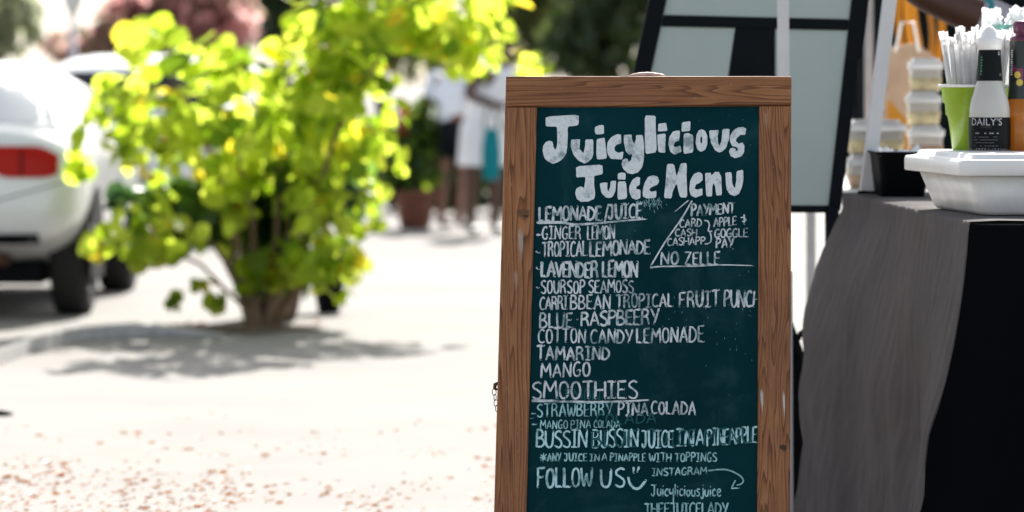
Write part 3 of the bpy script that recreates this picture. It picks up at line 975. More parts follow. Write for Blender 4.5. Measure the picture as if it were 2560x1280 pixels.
def make_car(name, rear, hs, label, glass, rise=0.0):
    """rear: ground point under the middle of the tail; the car points away from the camera"""
    car = thing(name, rear, label, 'car')
    top = [(0, .60), (.03, .88), (.10, .965), (.17, 1.0), (.45, 1.23), (.60, 1.30), (.9, 1.345), (1.5, 1.36), (2.1, 1.33), (2.6, 1.15), (2.95, .97), (3.2, .93), (3.75, .80), (3.95, .66), (4.0, .52)]
    top = [(y, z + (rise if z > 1 else 0)) for y, z in top]
    low = [(0, .50), (.04, .38), (.3, .30), (.5, .24), (1.0, .2), (3.1, .2), (3.6, .22), (3.9, .3), (4.0, .42)]
    wid = [(0, .66), (.03, .74), (.1, .80), (.3, .845), (.8, .86), (3.2, .86), (3.7, .80), (3.95, .68), (4, .6)]

    def PX(y, z):
        zl, zh, w = interp(low, y), interp(top, y), interp(wid, y)
        zc, hz = (zl + zh) / 2, (zh - zl) / 2
        c = min(1, (abs(z - zc) / hz)) ** (1 / .6)
        s = math.sqrt(max(0, 1 - c * c))
        tum = 1 - max(0, z - .92) * .42
        return w * hs * tum * s ** .5

    def ring(y):
        zl, zh = interp(low, y), interp(top, y)
        zc, hz = (zl + zh) / 2, (zh - zl) / 2
        out = []
        for k in range(21):
            a = math.pi * k / 20
            c = math.cos(a)
            z = zc - hz * math.copysign(abs(c) ** .6, c)
            out.append((PX(y, z), z))
        return out
    bm = bmesh.new()
    ys = [0, .012, .03, .06, .1, .15, .2, .28, .36, .45, .55, .7, .9, 1.2, 1.6, 2.0, 2.2, 2.4, 2.6, 2.8, 3.0, 3.2, 3.5, 3.75, 3.88, 3.95, 4.0]
    rings = []
    for y in ys:
        rg = ring(y)
        pts = [(x, z) for x, z in rg] + [(-x, z) for x, z in rg[-2:0:-1]]
        rings.append([bm.verts.new(rear + Vector((x, y, z))) for x, z in pts])
    n = len(rings[0])
    for a, b in zip(rings, rings[1:]):
        for k in range(n):
            bm.faces.new((a[k], a[(k + 1) % n], b[(k + 1) % n], b[k]))
    bm.faces.new(rings[0])
    bm.faces.new(rings[-1][::-1])
    bmesh.ops.remove_doubles(bm, verts=bm.verts, dist=1e-5)
    bmesh.ops.recalc_face_normals(bm, faces=bm.faces)
    link('body', bm, PAINT, car, True)

    def rear_y(x, z):
        for i in range(900):
            y = i * .001
            if interp(low, y) <= z <= interp(top, y) and PX(y, z) >= abs(x):
                return y
        return .9

    def rear_patch(nm, x0, x1, z0, z1, m, nx=10, nz=6, off=.008, shape=None):
        bm = bmesh.new()

        def f(u, v):
            z = z0 + (z1 - z0) * v
            xa, xb = x0, x1
            if shape:
                xa, xb = shape(v, x0, x1)
            x = xa + (xb - xa) * u
            return rear + Vector((x, rear_y(x, z) - off, z))
        grid(bm, f, nx, nz)
        return link(nm, bm, m, car, True)

    def side_patch(nm, s, y0, y1, z0, z1, m, y0t=None, y1t=None, off=.007):
        bm = bmesh.new()

        def f(u, v):
            z = z0 + (z1 - z0) * v
            a = y0 + ((y0t if y0t is not None else y0) - y0) * v
            b = y1 + ((y1t if y1t is not None else y1) - y1) * v
            y = a + (b - a) * u
            return rear + Vector((s * (PX(y, z) + off), y, z))
        grid(bm, f, 10, 5)
        return link(nm, bm, m, car, True)
    rear_patch('rear_window', -.68 * hs, .68 * hs, 1.005, 1.225 + rise, glass, shape=lambda v, a, b: (a * (1 - .12 * v), b * (1 - .12 * v)))
    lipbm = bmesh.new()
    grid(lipbm, lambda u, v: rear + Vector(((-.70 + 1.4 * u) * hs, rear_y((-.7 + 1.4 * u) * hs, .965 + .03 * v) - .022, .955 + .04 * v)), 12, 2)
    link('spoiler_lip', lipbm, PAINT, car, True)
    for s in (-1, 1):
        lb = bmesh.new()

        def lampf(u, v, s=s):
            x = .26 + (.72 * hs - .26) * u
            zt_ = .886 - .05 * max(0, (u - .7) / .3) ** 2
            zb_ = .83 - .105 * min(1, u / .42) ** .8 + .02 * max(0, (u - .8) / .2) ** 2
            z_ = zb_ + (zt_ - zb_) * v
            return rear + Vector((s * x, rear_y(x, z_) - .008, z_))
        grid(lb, lampf, 16, 6)
        a = link('tail_lamp', lb, RED.m, car, True)
        sb_ = bmesh.new()
        grid(sb_, lambda u, v, s=s: rear + Vector((s * (.25 + .5 * u) * hs, rear_y((.25 + .5 * u) * hs, .56 + .14 * u + .007 * v) - .005, .56 + .14 * u + .007 * v)), 14, 1)
        link('bumper_seam', sb_, simple('dark_gap', (.08, .08, .085), .7), car)
        a2 = bmesh.new()
        grid(a2, lambda u, v: rear + Vector((s * (.53 + .012 * u), rear_y(s * .53, .74 + .12 * v) - .011, .74 + .125 * v)), 1, 4)
        link('lamp_divider', a2, M['black'], a)
        side_patch('side_window', s, .62, 1.35, .99, 1.22 + rise, GLASS_DARK.m, .8, 1.35)
        side_patch('side_window', s, 1.42, 2.5, .99, 1.22 + rise, GLASS_DARK.m, 1.42, 2.2)
        dh = bmesh.new()
        q = rear + Vector((s * (PX(1.5, .86) + .012), 1.5, .86))
        box(dh, q, (.02, .16, .022)); bevel(dh, .004)
        link('door_handle', dh, PAINT, car)
        mb = bmesh.new()
        box(mb, rear + Vector((s * (PX(2.35, 1.0) + .09), 2.35, 1.02)), (.17, .09, .11)); bevel(mb, .03, 3)
        link('wing_mirror', mb, PAINT, car, True)
    rear_patch('rear_bumper_insert', -.62, .62, .385, .44, M['black'])
    rear_patch('number_plate', -.23, .23, .56, .66, simple('plate_white', (.6, .6, .58), .5), off=.012)
    ex = bmesh.new()
    tube(ex, [rear + Vector((.42 * hs, .08, .30)), rear + Vector((.42 * hs, .4, .30))], .035, 12)
    link('exhaust_pipe', ex, M['metal'], car, True)
    ub = bmesh.new()
    box(ub, rear + Vector((0, 2.0, .23)), (1.2 * hs, 3.3, .12))
    link('underbody', ub, M['black'], car)
    for s in (-1, 1):
        for wy in (.66, 3.1):
            c = rear + Vector((s * .735 * hs, wy, .305))
            rot = Matrix.Translation(c) @ Matrix.Rotation(R(90), 4, 'Y')
            tb = bmesh.new()
            lathe(tb, [(.19, -.09), (.27, -.1), (.298, -.085), (.305, -.05), (.305, .05), (.298, .085), (.27, .1), (.19, .09), (.19, -.09)], (0, 0, 0), 36)
            bmesh.ops.transform(tb, matrix=rot, verts=tb.verts)
            wheel = link('wheel', tb, M['rubber'], car, True)
            rbm = bmesh.new()
            lathe(rbm, [(0, .03), (.05, .045), (.06, .02), (.15, .03), (.19, .085), (.189, -.08), (0, -.06)], (0, 0, 0), 30)
            for k in range(5):
                a = 2 * math.pi * k / 5
                box(rbm, (math.cos(a) * .11, math.sin(a) * .11, .04), (.15, .04, .03), Quaternion((0, 0, 1), a))
            if s < 0:
                bmesh.ops.transform(rbm, matrix=Matrix.Rotation(R(180), 4, 'X'), verts=rbm.verts)
            bmesh.ops.transform(rbm, matrix=rot, verts=rbm.verts)
            link('rim', rbm, M['steel'], wheel)
            ab = bmesh.new()
            bmesh.ops.create_circle(ab, cap_ends=True, segments=32, radius=.345, matrix=Matrix.Translation(rear + Vector((s * (interp(wid, wy) * hs + .004), wy, .32))) @ Matrix.Rotation(R(90), 4, 'Y'))
            for v in ab.verts:
                if v.co.z < .19:
                    v.co.z = .19
            link('wheel_arch', ab, M['black'], car)
    return car


make_car('parked_car', Vector((-3.02, 21.25, 0)), 1.0, 'white hatchback with red tail lamps parked at the left edge beside the leafy bush', GLASS_SKY.m, -.03)
make_car('parked_car', Vector((-2.85, 30.5, 0)), 0.98, 'white car with dark windows parked beyond the first white hatchback', GLASS_DARK.m, .06)

# ------------------------------------------------------------------ background trees and shrubs
def tree(name, blobs, d, n, size, m, label, cat='tree', group=None, trunk=True, flowers=None):
    bl = [pblob(*b, d) for b in blobs]
    cx = sum(b[0].x for b in bl) / len(bl)
    t = thing(name, (cx, d, 0), label, cat, group)
    rg = random.Random(hash((round(cx * 10), int(d))) & 0xffff)
    bm = bmesh.new()
    blob_leaves(bm, bl, n, size, OVAL, rg, .45, .3)
    link('crown', bm, m, t)
    if flowers:
        for b in flowers[0]:
            bm = bmesh.new()
            blob_leaves(bm, [pblob(*b, d - .3)], int(flowers[1] * b[2] * b[3] / 9900), size * .9, OVAL, rg)
            link('flower_cluster', bm, flowers[2], t)
    bm = bmesh.new()
    c = sum((b[0] for b in bl), Vector()) / len(bl)
    top = max(.4, c.z)
    pts = [Vector((cx, d, -.02)), Vector((cx + .06, d, top * .35)), Vector((cx - .03, d, top * .7)), Vector((cx, d, top))]
    tube(bm, pts, [top * .055, top * .042, top * .032, top * .015], 8)
    for b in bl:
        s0 = pts[1].lerp(pts[2], rg.random())
        tube(bm, [s0, s0.lerp(b[0], .5) + Vector((0, 0, .08)), b[0]], [top * .025, top * .016, top * .006], 6)
    link('trunk', bm, DARKBARK, t, True)
    return t


DARKBARK = simple('dark_bark', (.06, .045, .035), .9, .3, 20)
LM_PALE = leafmat('greyish_leaf', [(.07, .085, .05), (.05, .065, .04), (.10, .11, .07)], [(.46, .50, .30), (.36, .40, .25), (.55, .58, .4)], .6)  # pale translucent tones stand in for distance haze
LM_MAROON = leafmat('maroon_leaf', [(.085, .045, .045), (.06, .035, .03), (.05, .06, .03), (.11, .05, .06)], [(.66, .44, .38), (.52, .38, .30), (.50, .48, .30), (.66, .38, .36)], .65)  # haze put into the colour: translucent tones raised
LM_PINK = leafmat('pink_bract', [(.42, .14, .15), (.38, .17, .17)], [(.82, .46, .44), (.76, .50, .46)], .7)  # pink paled in the colour itself to look hazy
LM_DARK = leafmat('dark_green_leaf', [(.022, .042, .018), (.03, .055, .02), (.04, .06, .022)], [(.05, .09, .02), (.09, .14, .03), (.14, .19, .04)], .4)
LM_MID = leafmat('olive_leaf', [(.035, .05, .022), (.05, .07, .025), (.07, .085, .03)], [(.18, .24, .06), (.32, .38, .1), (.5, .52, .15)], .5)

tree('shade_tree', [(10, 60, 110, 90), (-90, -60, 150, 160), (60, 20, 50, 60)], 50, 1500, .22, LM_PALE, 'pale grey green tree beyond the parked cars at the left edge')
tree('bougainvillea', [(230, 115, 130, 50), (360, 60, 130, 90), (500, 20, 140, 120), (590, 60, 60, 110)], 44, 3200, .16, LM_MAROON, 'broad maroon bougainvillea with pink blooms rising behind the parked cars', 'bush',
     flowers=([(580, 70, 70, 70), (310, 0, 60, 40), (500, 30, 120, 70)], 280, LM_PINK))
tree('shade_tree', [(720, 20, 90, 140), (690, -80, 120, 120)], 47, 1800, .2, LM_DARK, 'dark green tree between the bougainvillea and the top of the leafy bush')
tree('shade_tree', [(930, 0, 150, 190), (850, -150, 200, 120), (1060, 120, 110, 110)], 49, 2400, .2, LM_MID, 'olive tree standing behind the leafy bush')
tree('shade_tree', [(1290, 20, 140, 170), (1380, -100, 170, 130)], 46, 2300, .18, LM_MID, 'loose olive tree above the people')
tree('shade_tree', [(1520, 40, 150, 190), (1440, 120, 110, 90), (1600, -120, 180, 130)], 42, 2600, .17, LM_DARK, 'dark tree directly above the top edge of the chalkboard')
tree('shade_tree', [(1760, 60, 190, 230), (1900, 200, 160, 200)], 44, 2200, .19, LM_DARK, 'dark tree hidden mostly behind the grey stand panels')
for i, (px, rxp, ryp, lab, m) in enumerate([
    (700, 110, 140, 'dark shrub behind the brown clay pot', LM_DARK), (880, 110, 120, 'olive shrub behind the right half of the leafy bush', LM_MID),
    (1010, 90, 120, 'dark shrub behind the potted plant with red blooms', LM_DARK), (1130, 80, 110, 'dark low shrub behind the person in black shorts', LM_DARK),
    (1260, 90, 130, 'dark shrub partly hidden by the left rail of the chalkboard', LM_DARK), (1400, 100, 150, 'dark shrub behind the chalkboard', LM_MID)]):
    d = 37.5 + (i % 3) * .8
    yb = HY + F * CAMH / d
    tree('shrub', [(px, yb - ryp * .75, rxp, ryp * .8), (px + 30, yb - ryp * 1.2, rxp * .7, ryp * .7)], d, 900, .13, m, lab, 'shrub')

bm = bmesh.new()
lp = thing('lamp_post', P(182, 200, 40) * Vector((1, 1, 0)) if False else Vector((P(182, 200, 40).x, 40, 0)), 'thin grey lamp post rising behind the parked cars', 'lamp post')
b0 = root_loc(lp)
lathe(bm, [(0, 0), (.10, 0), (.10, .15), (.045, .2), (.03, 1.85), (0, 1.85)], b0, 16)
link('post', bm, M['steel'], lp, True)
bm = bmesh.new()
lathe(bm, [(0, 1.85), (.05, 1.85), (.09, 1.95), (.11, 2.1), (.02, 2.16), (0, 2.16)], b0, 16)
link('lamp_head', bm, simple('frosted_lamp', (.6, .6, .6), .4), lp, True)


# ------------------------------------------------------------------ people
def skinmesh(nodes, edges, sub=2):
    """one continuous surface grown round a skeleton; nodes: name -> (x, y, z, rx, ry)"""
    names = list(nodes)
    idx = {n: i for i, n in enumerate(names)}
    me = bpy.data.meshes.new('skeleton')
    me.from_pydata([nodes[n][:3] for n in names], [(idx[a], idx[b]) for a, b in edges], [])
    o = bpy.data.objects.new('skeleton', me)
    COL.objects.link(o)
    md = o.modifiers.new('skin', 'SKIN')
    md.use_smooth_shade = True
    ly = me.skin_vertices[0].data
    seen = set()
    adj = {i: set() for i in range(len(names))}
    for a, b in edges:
        adj[idx[a]].add(idx[b]); adj[idx[b]].add(idx[a])
    for i, n in enumerate(names):
        v = nodes[n]
        ly[i].radius = (v[3], v[4] if len(v) > 4 else v[3])
        ly[i].use_root = False
        if i not in seen:
            ly[i].use_root = True
            st = [i]
            while st:
                k = st.pop()
                if k in seen:
                    continue
                seen.add(k)
                st += list(adj[k])
    sm = o.modifiers.new('sub', 'SUBSURF')
    sm.levels = sub
    sm.render_levels = sub
    dg = bpy.context.evaluated_depsgraph_get()
    ev = o.evaluated_get(dg)
    out = bmesh.new()
    tmp = ev.to_mesh()
    out.from_mesh(tmp)
    ev.to_mesh_clear()
    bpy.data.objects.remove(o)
    bpy.data.meshes.remove(me)
    return out


def chain(*n):
    return list(zip(n, n[1:]))


def hand(nodes, edges, wrist, elbow, side, tag_):
    """palm and five fingers continuing the forearm"""
    w, e = Vector(wrist), Vector(elbow)
    d = (w - e).normalized()
    s = d.cross(Vector((0, 1, 0)))
    if s.length < .1:
        s = Vector((1, 0, 0))
    s.normalize()
    nodes['palm' + tag_] = tuple(w + d * .055) + (.034, .018)
    edges.append(('wrist' + tag_, 'palm' + tag_))
    for k, (o, ln) in enumerate([(-.03, .06), (-.010, .075), (.010, .08), (.029, .07)]):
        a = w + d * .08 + s * o
        b = a + d * ln * .55 + Vector((0, .006, 0))
        c = a + d * ln * .95 + Vector((0, .022, 0))
        for nm, q, r in (('a', a, .0095), ('b', b, .0088), ('c', c, .007)):
            nodes['f%d%s%s' % (k, nm, tag_)] = tuple(q) + (r,)
        edges += chain('f%da%s' % (k, tag_), 'f%db%s' % (k, tag_), 'f%dc%s' % (k, tag_))
    a = w + d * .03 - s * .028 * side
    b = a + d * .035 - s * .026 * side
    c = b + d * .03 - s * .006 * side
    for nm, q, r in (('a', a, .012), ('b', b, .010), ('c', c, .008)):
        nodes['t' + nm + tag_] = tuple(q) + (r,)
    edges += chain('ta' + tag_, 'tb' + tag_, 'tc' + tag_)


def person(base, H, label, skin, hair, pose, turn=0.0):
    """pose: joint overrides in a 1.0-high frame, x right, y away, z up"""
    t = thing('person', base, label, 'person')
    J = dict(pelvis=(0, 0, .53), waist=(0, 0, .61), chest=(0, 0, .72), neck=(0, 0, .825), head0=(0, -.005, .875), head1=(0, -.005, .935), head2=(0, 0, .975),
             shl=(-.105, 0, .80), ell=(-.14, .01, .63), wrl=(-.15, -.03, .49), shr=(.105, 0, .80), elr=(.14, .01, .63), wrr=(.15, -.03, .49),
             hil=(-.055, 0, .50), knl=(-.06, -.01, .285), anl=(-.06, .01, .045), tol=(-.065, -.09, .02), hir=(.055, 0, .50), knr=(.06, -.01, .285), anr=(.06, .01, .045), tor=(.065, -.09, .02))
    J.update(pose)
    ct, st = math.cos(turn), math.sin(turn)
    J = {k: Vector((v[0] * ct - v[1] * st, v[0] * st + v[1] * ct, v[2])) * H + Vector(base) for k, v in J.items()}
    rad = dict(pelvis=(.085, .062), waist=(.072, .052), chest=(.085, .06), neck=(.032, .032), head0=(.042, .048), head1=(.05, .058), head2=(.035, .042),
               shl=(.036,), ell=(.026,), wrl=(.017,), shr=(.036,), elr=(.026,), wrr=(.017,), hil=(.056,), knl=(.036,), anl=(.023,), tol=(.02,), hir=(.056,), knr=(.036,), anr=(.023,), tor=(.02,))
    nodes = {k: tuple(J[k]) + tuple(r * H for r in rad[k]) for k in J}
    nodes['wristl'] = nodes.pop('wrl'); nodes['wristr'] = nodes.pop('wrr')
    edges = chain('pelvis', 'waist', 'chest', 'neck', 'head0', 'head1', 'head2') + chain('chest', 'shl', 'ell', 'wristl') + chain('chest', 'shr', 'elr', 'wristr') \
        + chain('pelvis', 'hil', 'knl', 'anl', 'tol') + chain('pelvis', 'hir', 'knr', 'anr', 'tor')
    hand(nodes, edges, J['wrl'], J['ell'], -1, 'l')
    hand(nodes, edges, J['wrr'], J['elr'], 1, 'r')
    # nose and ears as small swellings of the head
    f = Vector((st, -ct, 0))
    sd = Vector((ct, st, 0))
    hc = J['head1']
    body = skinmesh(nodes, edges)
    bmesh.ops.create_uvsphere(body, u_segments=8, v_segments=6, radius=.011 * H, matrix=Matrix.Translation(hc + f * .058 * H - Vector((0, 0, .012 * H))))
    for q in (-1, 1):
        bmesh.ops.create_uvsphere(body, u_segments=8, v_segments=6, radius=.014 * H, matrix=Matrix.Translation(hc + sd * q * .05 * H))
    link('body', body, skin, t, True)
    for q in (-1, 1):
        eb = bmesh.new()
        bmesh.ops.create_uvsphere(eb, u_segments=8, v_segments=6, radius=.007 * H, matrix=Matrix.Translation(hc + f * .053 * H + sd * q * .02 * H))
        link('eye', eb, M['black'], t, True)
    hb = bmesh.new()
    bmesh.ops.create_uvsphere(hb, u_segments=20, v_segments=14, radius=.062 * H, matrix=Matrix.Translation(hc - f * .014 * H + Vector((0, 0, .018 * H))) @ Matrix.Diagonal((1, 1.08, 1.05, 1)))
    for v in hb.verts:
        v.co += Vector((rng.uniform(-1, 1), rng.uniform(-1, 1), rng.uniform(-1, 1))) * .004 * H
    bmesh.ops.create_uvsphere(hb, u_segments=12, v_segments=10, radius=.035 * H, matrix=Matrix.Translation(hc - f * .07 * H + Vector((0, 0, .03 * H))))
    link('hair', hb, hair, t, True)
    return t, J


def garment(name, nodes, edges, m, parent, sub=2):
    return link(name, skinmesh(nodes, edges, sub), m, parent, True)


def ell_loft(bm, rows, n=28):
    """rows: (centre, rx, ry)"""
    rings = []
    for c, a, b in rows:
        rings.append([bm.verts.new(Vector(c) + Vector((a * math.cos(2 * math.pi * k / n), b * math.sin(2 * math.pi * k / n), 0))) for k in range(n)])
    for p, q in zip(rings, rings[1:]):
        for k in range(n):
            bm.faces.new((p[k], p[(k + 1) % n], q[(k + 1) % n], q[k]))


SKIN_D = simple('dark_brown_skin', (.075, .030, .018), .5, .1, 8)
SKIN_M = simple('brown_skin', (.20, .095, .06), .5, .1, 8)
HAIR = simple('black_hair', (.008, .007, .007), .6, .4, 60)
DENIM = cloth('black_shorts_cloth', (.012, .015, .02), 0.05)
SHIRT_BLUE = cloth('pale_blue_shirt_cloth', (.74, .80, .88), .04)
DRESS = cloth('white_dress_cloth', (.86, .87, .88), .04)
TEE = cloth('white_tee_cloth', (.74, .74, .80), .45)
LEATHER = simple('black_shoe', (.012, .012, .014), .5)


def shirt(t, J, H, m, low=.5, sleeve=.6):
    n = {}
    for k, r in (('pelvis', (.092, .072)), ('waist', (.088, .066)), ('chest', (.095, .07))):
        n[k] = tuple(J[k]) + tuple(q * H for q in r)
    n['neck'] = tuple(J['chest'].lerp(J['neck'], .75)) + (.05 * H, .045 * H)
    for s in 'lr':
        n['sh' + s] = tuple(J['sh' + s]) + (.046 * H,)
        n['sl' + s] = tuple(J['sh' + s].lerp(J['el' + s], sleeve)) + (.042 * H,)
    e = chain('pelvis', 'waist', 'chest', 'neck') + chain('chest', 'shl', 'sll') + chain('chest', 'shr', 'slr')
    return garment('shirt', n, e, m, t)


def shorts(t, J, H, m, f=.75, name='shorts'):
    n = dict(pelvis=tuple(J['pelvis']) + (.092 * H, .072 * H), waist=tuple(J['pelvis'].lerp(J['waist'], .6)) + (.086 * H, .066 * H))
    e = [('waist', 'pelvis')]
    for s in 'lr':
        n['hi' + s] = tuple(J['hi' + s]) + (.066 * H,)
        n['kn' + s] = tuple(J['hi' + s].lerp(J['kn' + s], f)) + (.060 * H,)
        e += chain('pelvis', 'hi' + s, 'kn' + s)
    return garment(name, n, e, m, t)


def shoes(t, J, H, m):
    for s in 'lr':
        a, b = J['an' + s], J['to' + s]
        n = dict(a=tuple(a - Vector((0, 0, .012 * H))) + (.032 * H,), b=tuple(a.lerp(b, .5)) + (.028 * H, .024 * H), c=tuple(b) + (.026 * H, .018 * H))
        garment('shoe', n, chain('a', 'b', 'c'), m, t)


# person in pale blue shirt and black shorts
g = G(1128, 572)
p1, J1 = person(g, 1.58, 'person in a pale blue shirt and black shorts standing beside the person in white', SKIN_M, HAIR,
                dict(ell=(-.16, .02, .63), wrl=(-.12, -.06, .52), knl=(-.05, -.04, .285), anl=(-.07, .05, .045), tol=(-.08, -.05, .02)), turn=R(150))
shirt(p1, J1, 1.58, SHIRT_BLUE, sleeve=.8)
shorts(p1, J1, 1.58, DENIM, .7)
shoes(p1, J1, 1.58, simple('pale_shoe', (.4, .36, .33), .6))
# person in a white dress with a bag
g = G(1208, 590)
p2, J2 = person(g, 1.62, 'person with dark hair in a long white dress leaning toward the chalkboard', SKIN_D, HAIR,
                dict(waist=(.03, 0, .61), chest=(.07, 0, .72), neck=(.10, 0, .825), head0=(.11, -.01, .875), head1=(.115, -.01, .935), head2=(.12, 0, .975),
                     shl=(-.03, -.02, .80), ell=(-.09, -.05, .68), wrl=(.04, -.13, .63), shr=(.17, 0, .80), elr=(.2, -.01, .63), wrr=(.14, -.08, .55)), turn=R(15))
bm = bmesh.new()
H2 = 1.62
ell_loft(bm, [(J2['pelvis'] - Vector((0, 0, .19 * H2)), .125 * H2, .10 * H2), (J2['pelvis'] - Vector((0, 0, .08 * H2)), .118 * H2, .092 * H2), (J2['pelvis'], .11 * H2, .085 * H2), (J2['waist'], .098 * H2, .075 * H2),
              (J2['chest'], .108 * H2, .078 * H2), (J2['chest'].lerp(J2['neck'], .6), .10 * H2, .066 * H2), (J2['chest'].lerp(J2['neck'], .92), .05 * H2, .045 * H2)])
link('dress', bm, DRESS, p2, True)
shoes(p2, J2, H2, LEATHER)
bagp = P(1228, 385, 32.4)
bag = thing('handbag', (bagp.x, 32.4, bagp.z - .2), 'turquoise handbag hanging at the side of the person in white', 'bag')
bm = bmesh.new()
grid(bm, lambda u, v: bagp + Vector(((-.075 + .15 * u) * (.45 + .55 * math.sin(math.pi * min(1, v * .75 + .1))), -.05 * math.sin(math.pi * u) * math.sin(math.pi * v) - .02, .20 - .40 * v)), 10, 12)
grid(bm, lambda u, v: bagp + Vector(((-.075 + .15 * u) * (.45 + .55 * math.sin(math.pi * min(1, v * .75 + .1))), .05 * math.sin(math.pi * u) * math.sin(math.pi * v) + .0, .20 - .40 * v)), 10, 12)
link('bag_body', bm, cloth('turquoise_bag_cloth', (.01, .22, .26), .1), bag, True)
bm = bmesh.new()
tube(bm, [bagp + Vector((-.06, -.01, .19)), bagp + Vector((-.03, 0, .36)), bagp + Vector((.03, 0, .36)), bagp + Vector((.06, -.01, .19))], .008, 8)
link('strap', bm, M['black'], bag, True)

# ------------------------------------------------------------------ canopy over the stall (its poles are in view, its roof shades the table)
POLE = Vector((P(1965, 200, 11.0).x, 11.0, 0))
canopy = thing('canopy_tent', POLE, 'white canopy tent whose slim white post rises behind the right rail of the chalkboard', 'tent')


def squarepole(bm, a, b, w):
    a, b = Vector(a), Vector(b)
    q = (b - a).normalized().to_track_quat('Z', 'Y')
    box(bm, (a + b) / 2, (w, w, (b - a).length), q)


bm = bmesh.new()
squarepole(bm, POLE, POLE + Vector((-.012, 0, 2.25)), .029)
bevel(bm, .003)
link('post', bm, M['pole'], canopy)
bm = bmesh.new()
squarepole(bm, POLE + Vector((.002, -.004, -.0)), POLE + Vector((-.002, -.004, .72)), .035)
bevel(bm, .003)
link('post_sleeve', bm, M['pole'], canopy)
for dx, dy in ((3.2, 0), (.25, 2.6), (3.2, 2.6)):
    bm = bmesh.new()
    squarepole(bm, POLE + Vector((dx, dy, 0)), POLE + Vector((dx, dy, 2.25)), .029)
    link('post', bm, M['pole'], canopy)
bm = bmesh.new()
CX0, CX1, CY0, CY1 = .62, 4.2, 12.05, 13.9


def roof(u, v):
    x = CX0 + (CX1 - CX0) * u
    y = CY0 + (CY1 - CY0) * v
    k = min(u, 1 - u, v, 1 - v) * 2
    return Vector((x, y, 2.22 + .6 * k))


grid(bm, roof, 12, 12)
prismv = []
grid(bm, lambda u, v: Vector((CX0 + (CX1 - CX0) * u, CY0, 2.22 - .2 * v)), 12, 1)
grid(bm, lambda u, v: Vector((CX0, CY0 + (CY1 - CY0) * u, 2.22 - .2 * v)), 12, 1)
bmesh.ops.remove_doubles(bm, verts=bm.verts, dist=1e-4)
link('roof', bm, cloth('canopy_cloth', (.5, .5, .52), .08), canopy)
bm = bmesh.new()
squarepole(bm, (POLE.x, POLE.y, 2.2), (POLE.x + .05, CY0 + .3, 2.2), .022)
link('roof_beam', bm, M['pole'], canopy)

# ------------------------------------------------------------------ grey panelled stand behind the chalkboard
PD = 11.5
stand = thing('display_stand', (P(1880, 200, PD).x, PD, 0), 'tilted black framed stand with pale grey panels behind the chalkboard and white post', 'display stand')


def pd(px, py, off=0.0):
    # the stand leans back a little
    d = PD + (525 - py) / F * PD * .18
    q = P(px, py, d)
    q.y -= off
    return q


def flat(name, pts, m, off, th, parent, bw=.002):
    bm = bmesh.new()
    prism(bm, [pd(x, y, off) for x, y in pts], Vector((0, th, 0)))
    bevel(bm, bw, 1)
    return link(name, bm, m, parent)


PANEL = NT('grey_green_panel')
PANEL.setv(col=(.36, .44, .42), rough=.55, spec=.3)
pv = PANEL.noise(PANEL.coords((1, 1, .3)), 3, 4)
PANEL.l(PANEL.ramp(pv, [(.3, (.35, .42, .40)), (.7, (.41, .47, .45))]), PANEL.b.inputs['Base Color'])
le = lambda y: 1642 - (y) * .215        # left edge leans out downward
re = lambda y: 2152 - y * .112
flat('panel', [(le(-300) + 20, -300), (re(-300) - 20, -300), (re(60) - 20, 60), (le(52) + 20, 52)], PANEL.m, 0, .01, stand)
flat('panel', [(le(56) + 20, 56), (1850, 58), (1800, 515), (le(515) + 20, 515)], PANEL.m, 0, .01, stand)
flat('panel', [(1925, 60), (re(62) - 20, 62), (re(515) - 14, 515), (1925, 515)], PANEL.m, 0, .01, stand)
flat('frame_side', [(le(-300) - 20, -300), (le(-300) + 24, -300), (le(527) + 24, 527), (le(527) - 20, 527)], M['black'], .008, .03, stand)
flat('frame_side', [(re(-300) - 24, -300), (re(-300) + 20, -300), (re(145) + 20, 145), (re(150) + 12, 150), (re(527) + 8, 527), (re(527) - 24, 527), (re(150) - 24, 150)], M['black'], .008, .03, stand)
flat('crossbar', [(le(36) + 25, 37), (re(48) - 25, 48), (re(76) - 25, 76), (le(66) + 25, 66)], M['black'], .006, .028, stand)
flat('bottom_bar', [(le(512) + 25, 510), (re(512) - 25, 514), (re(532) - 25, 532), (le(532) + 25, 530)], M['black'], .006, .028, stand)
flat('centre_strut', [(1838, 67), (1938, 67), (1938, 511), (1774, 511)], M['black'], .004, .02, stand)
bm = bmesh.new()
for px in (2080, 1690):
    a = pd(px, 520)
    b = Vector((P(px + 14, 520, PD).x, PD - .10, 0))
    tube(bm, [a, a.lerp(b, .3), a.lerp(b, .7), b], [.020, .026, .022, .016], 10)
link('leg', bm, M['black'], stand, True)

# ------------------------------------------------------------------ black backpack behind the sign
bpk = Vector((P(1985, 200, 11.6).x, 11.6, 0))
bag = thing('backpack', bpk, 'black backpack standing on the ground between the chalkboard and the tablecloth', 'bag')
bm = bmesh.new()
rows = []
for k in range(13):
    v = k / 12
    z = .56 * v
    w = .135 * (1 - .15 * v) * (1 - max(0, v - .75) * 1.6)
    rows.append((bpk + Vector((-.075, .0, z)), max(.02, w), max(.02, w * .75)))
ell_loft(bm, rows, 24)
bm.verts.ensure_lookup_table()
bm.faces.new(bm.verts[-24:])
link('bag_body', bm, cloth('black_nylon', (.008, .010, .012), 0.0, crease=.2), bag, True)
bm = bmesh.new()
tube(bm, [P(1986, 900, 11.55), P(1992, 852, 11.55), P(2003, 832, 11.57), P(2024, 818, 11.6), P(2048, 806, 11.62), P(2075, 802, 11.62), P(2095, 840, 11.62), P(2080, 960, 11.6)], .006, 8, flat=1.8)
link('strap', bm, M['black'], bag, True)

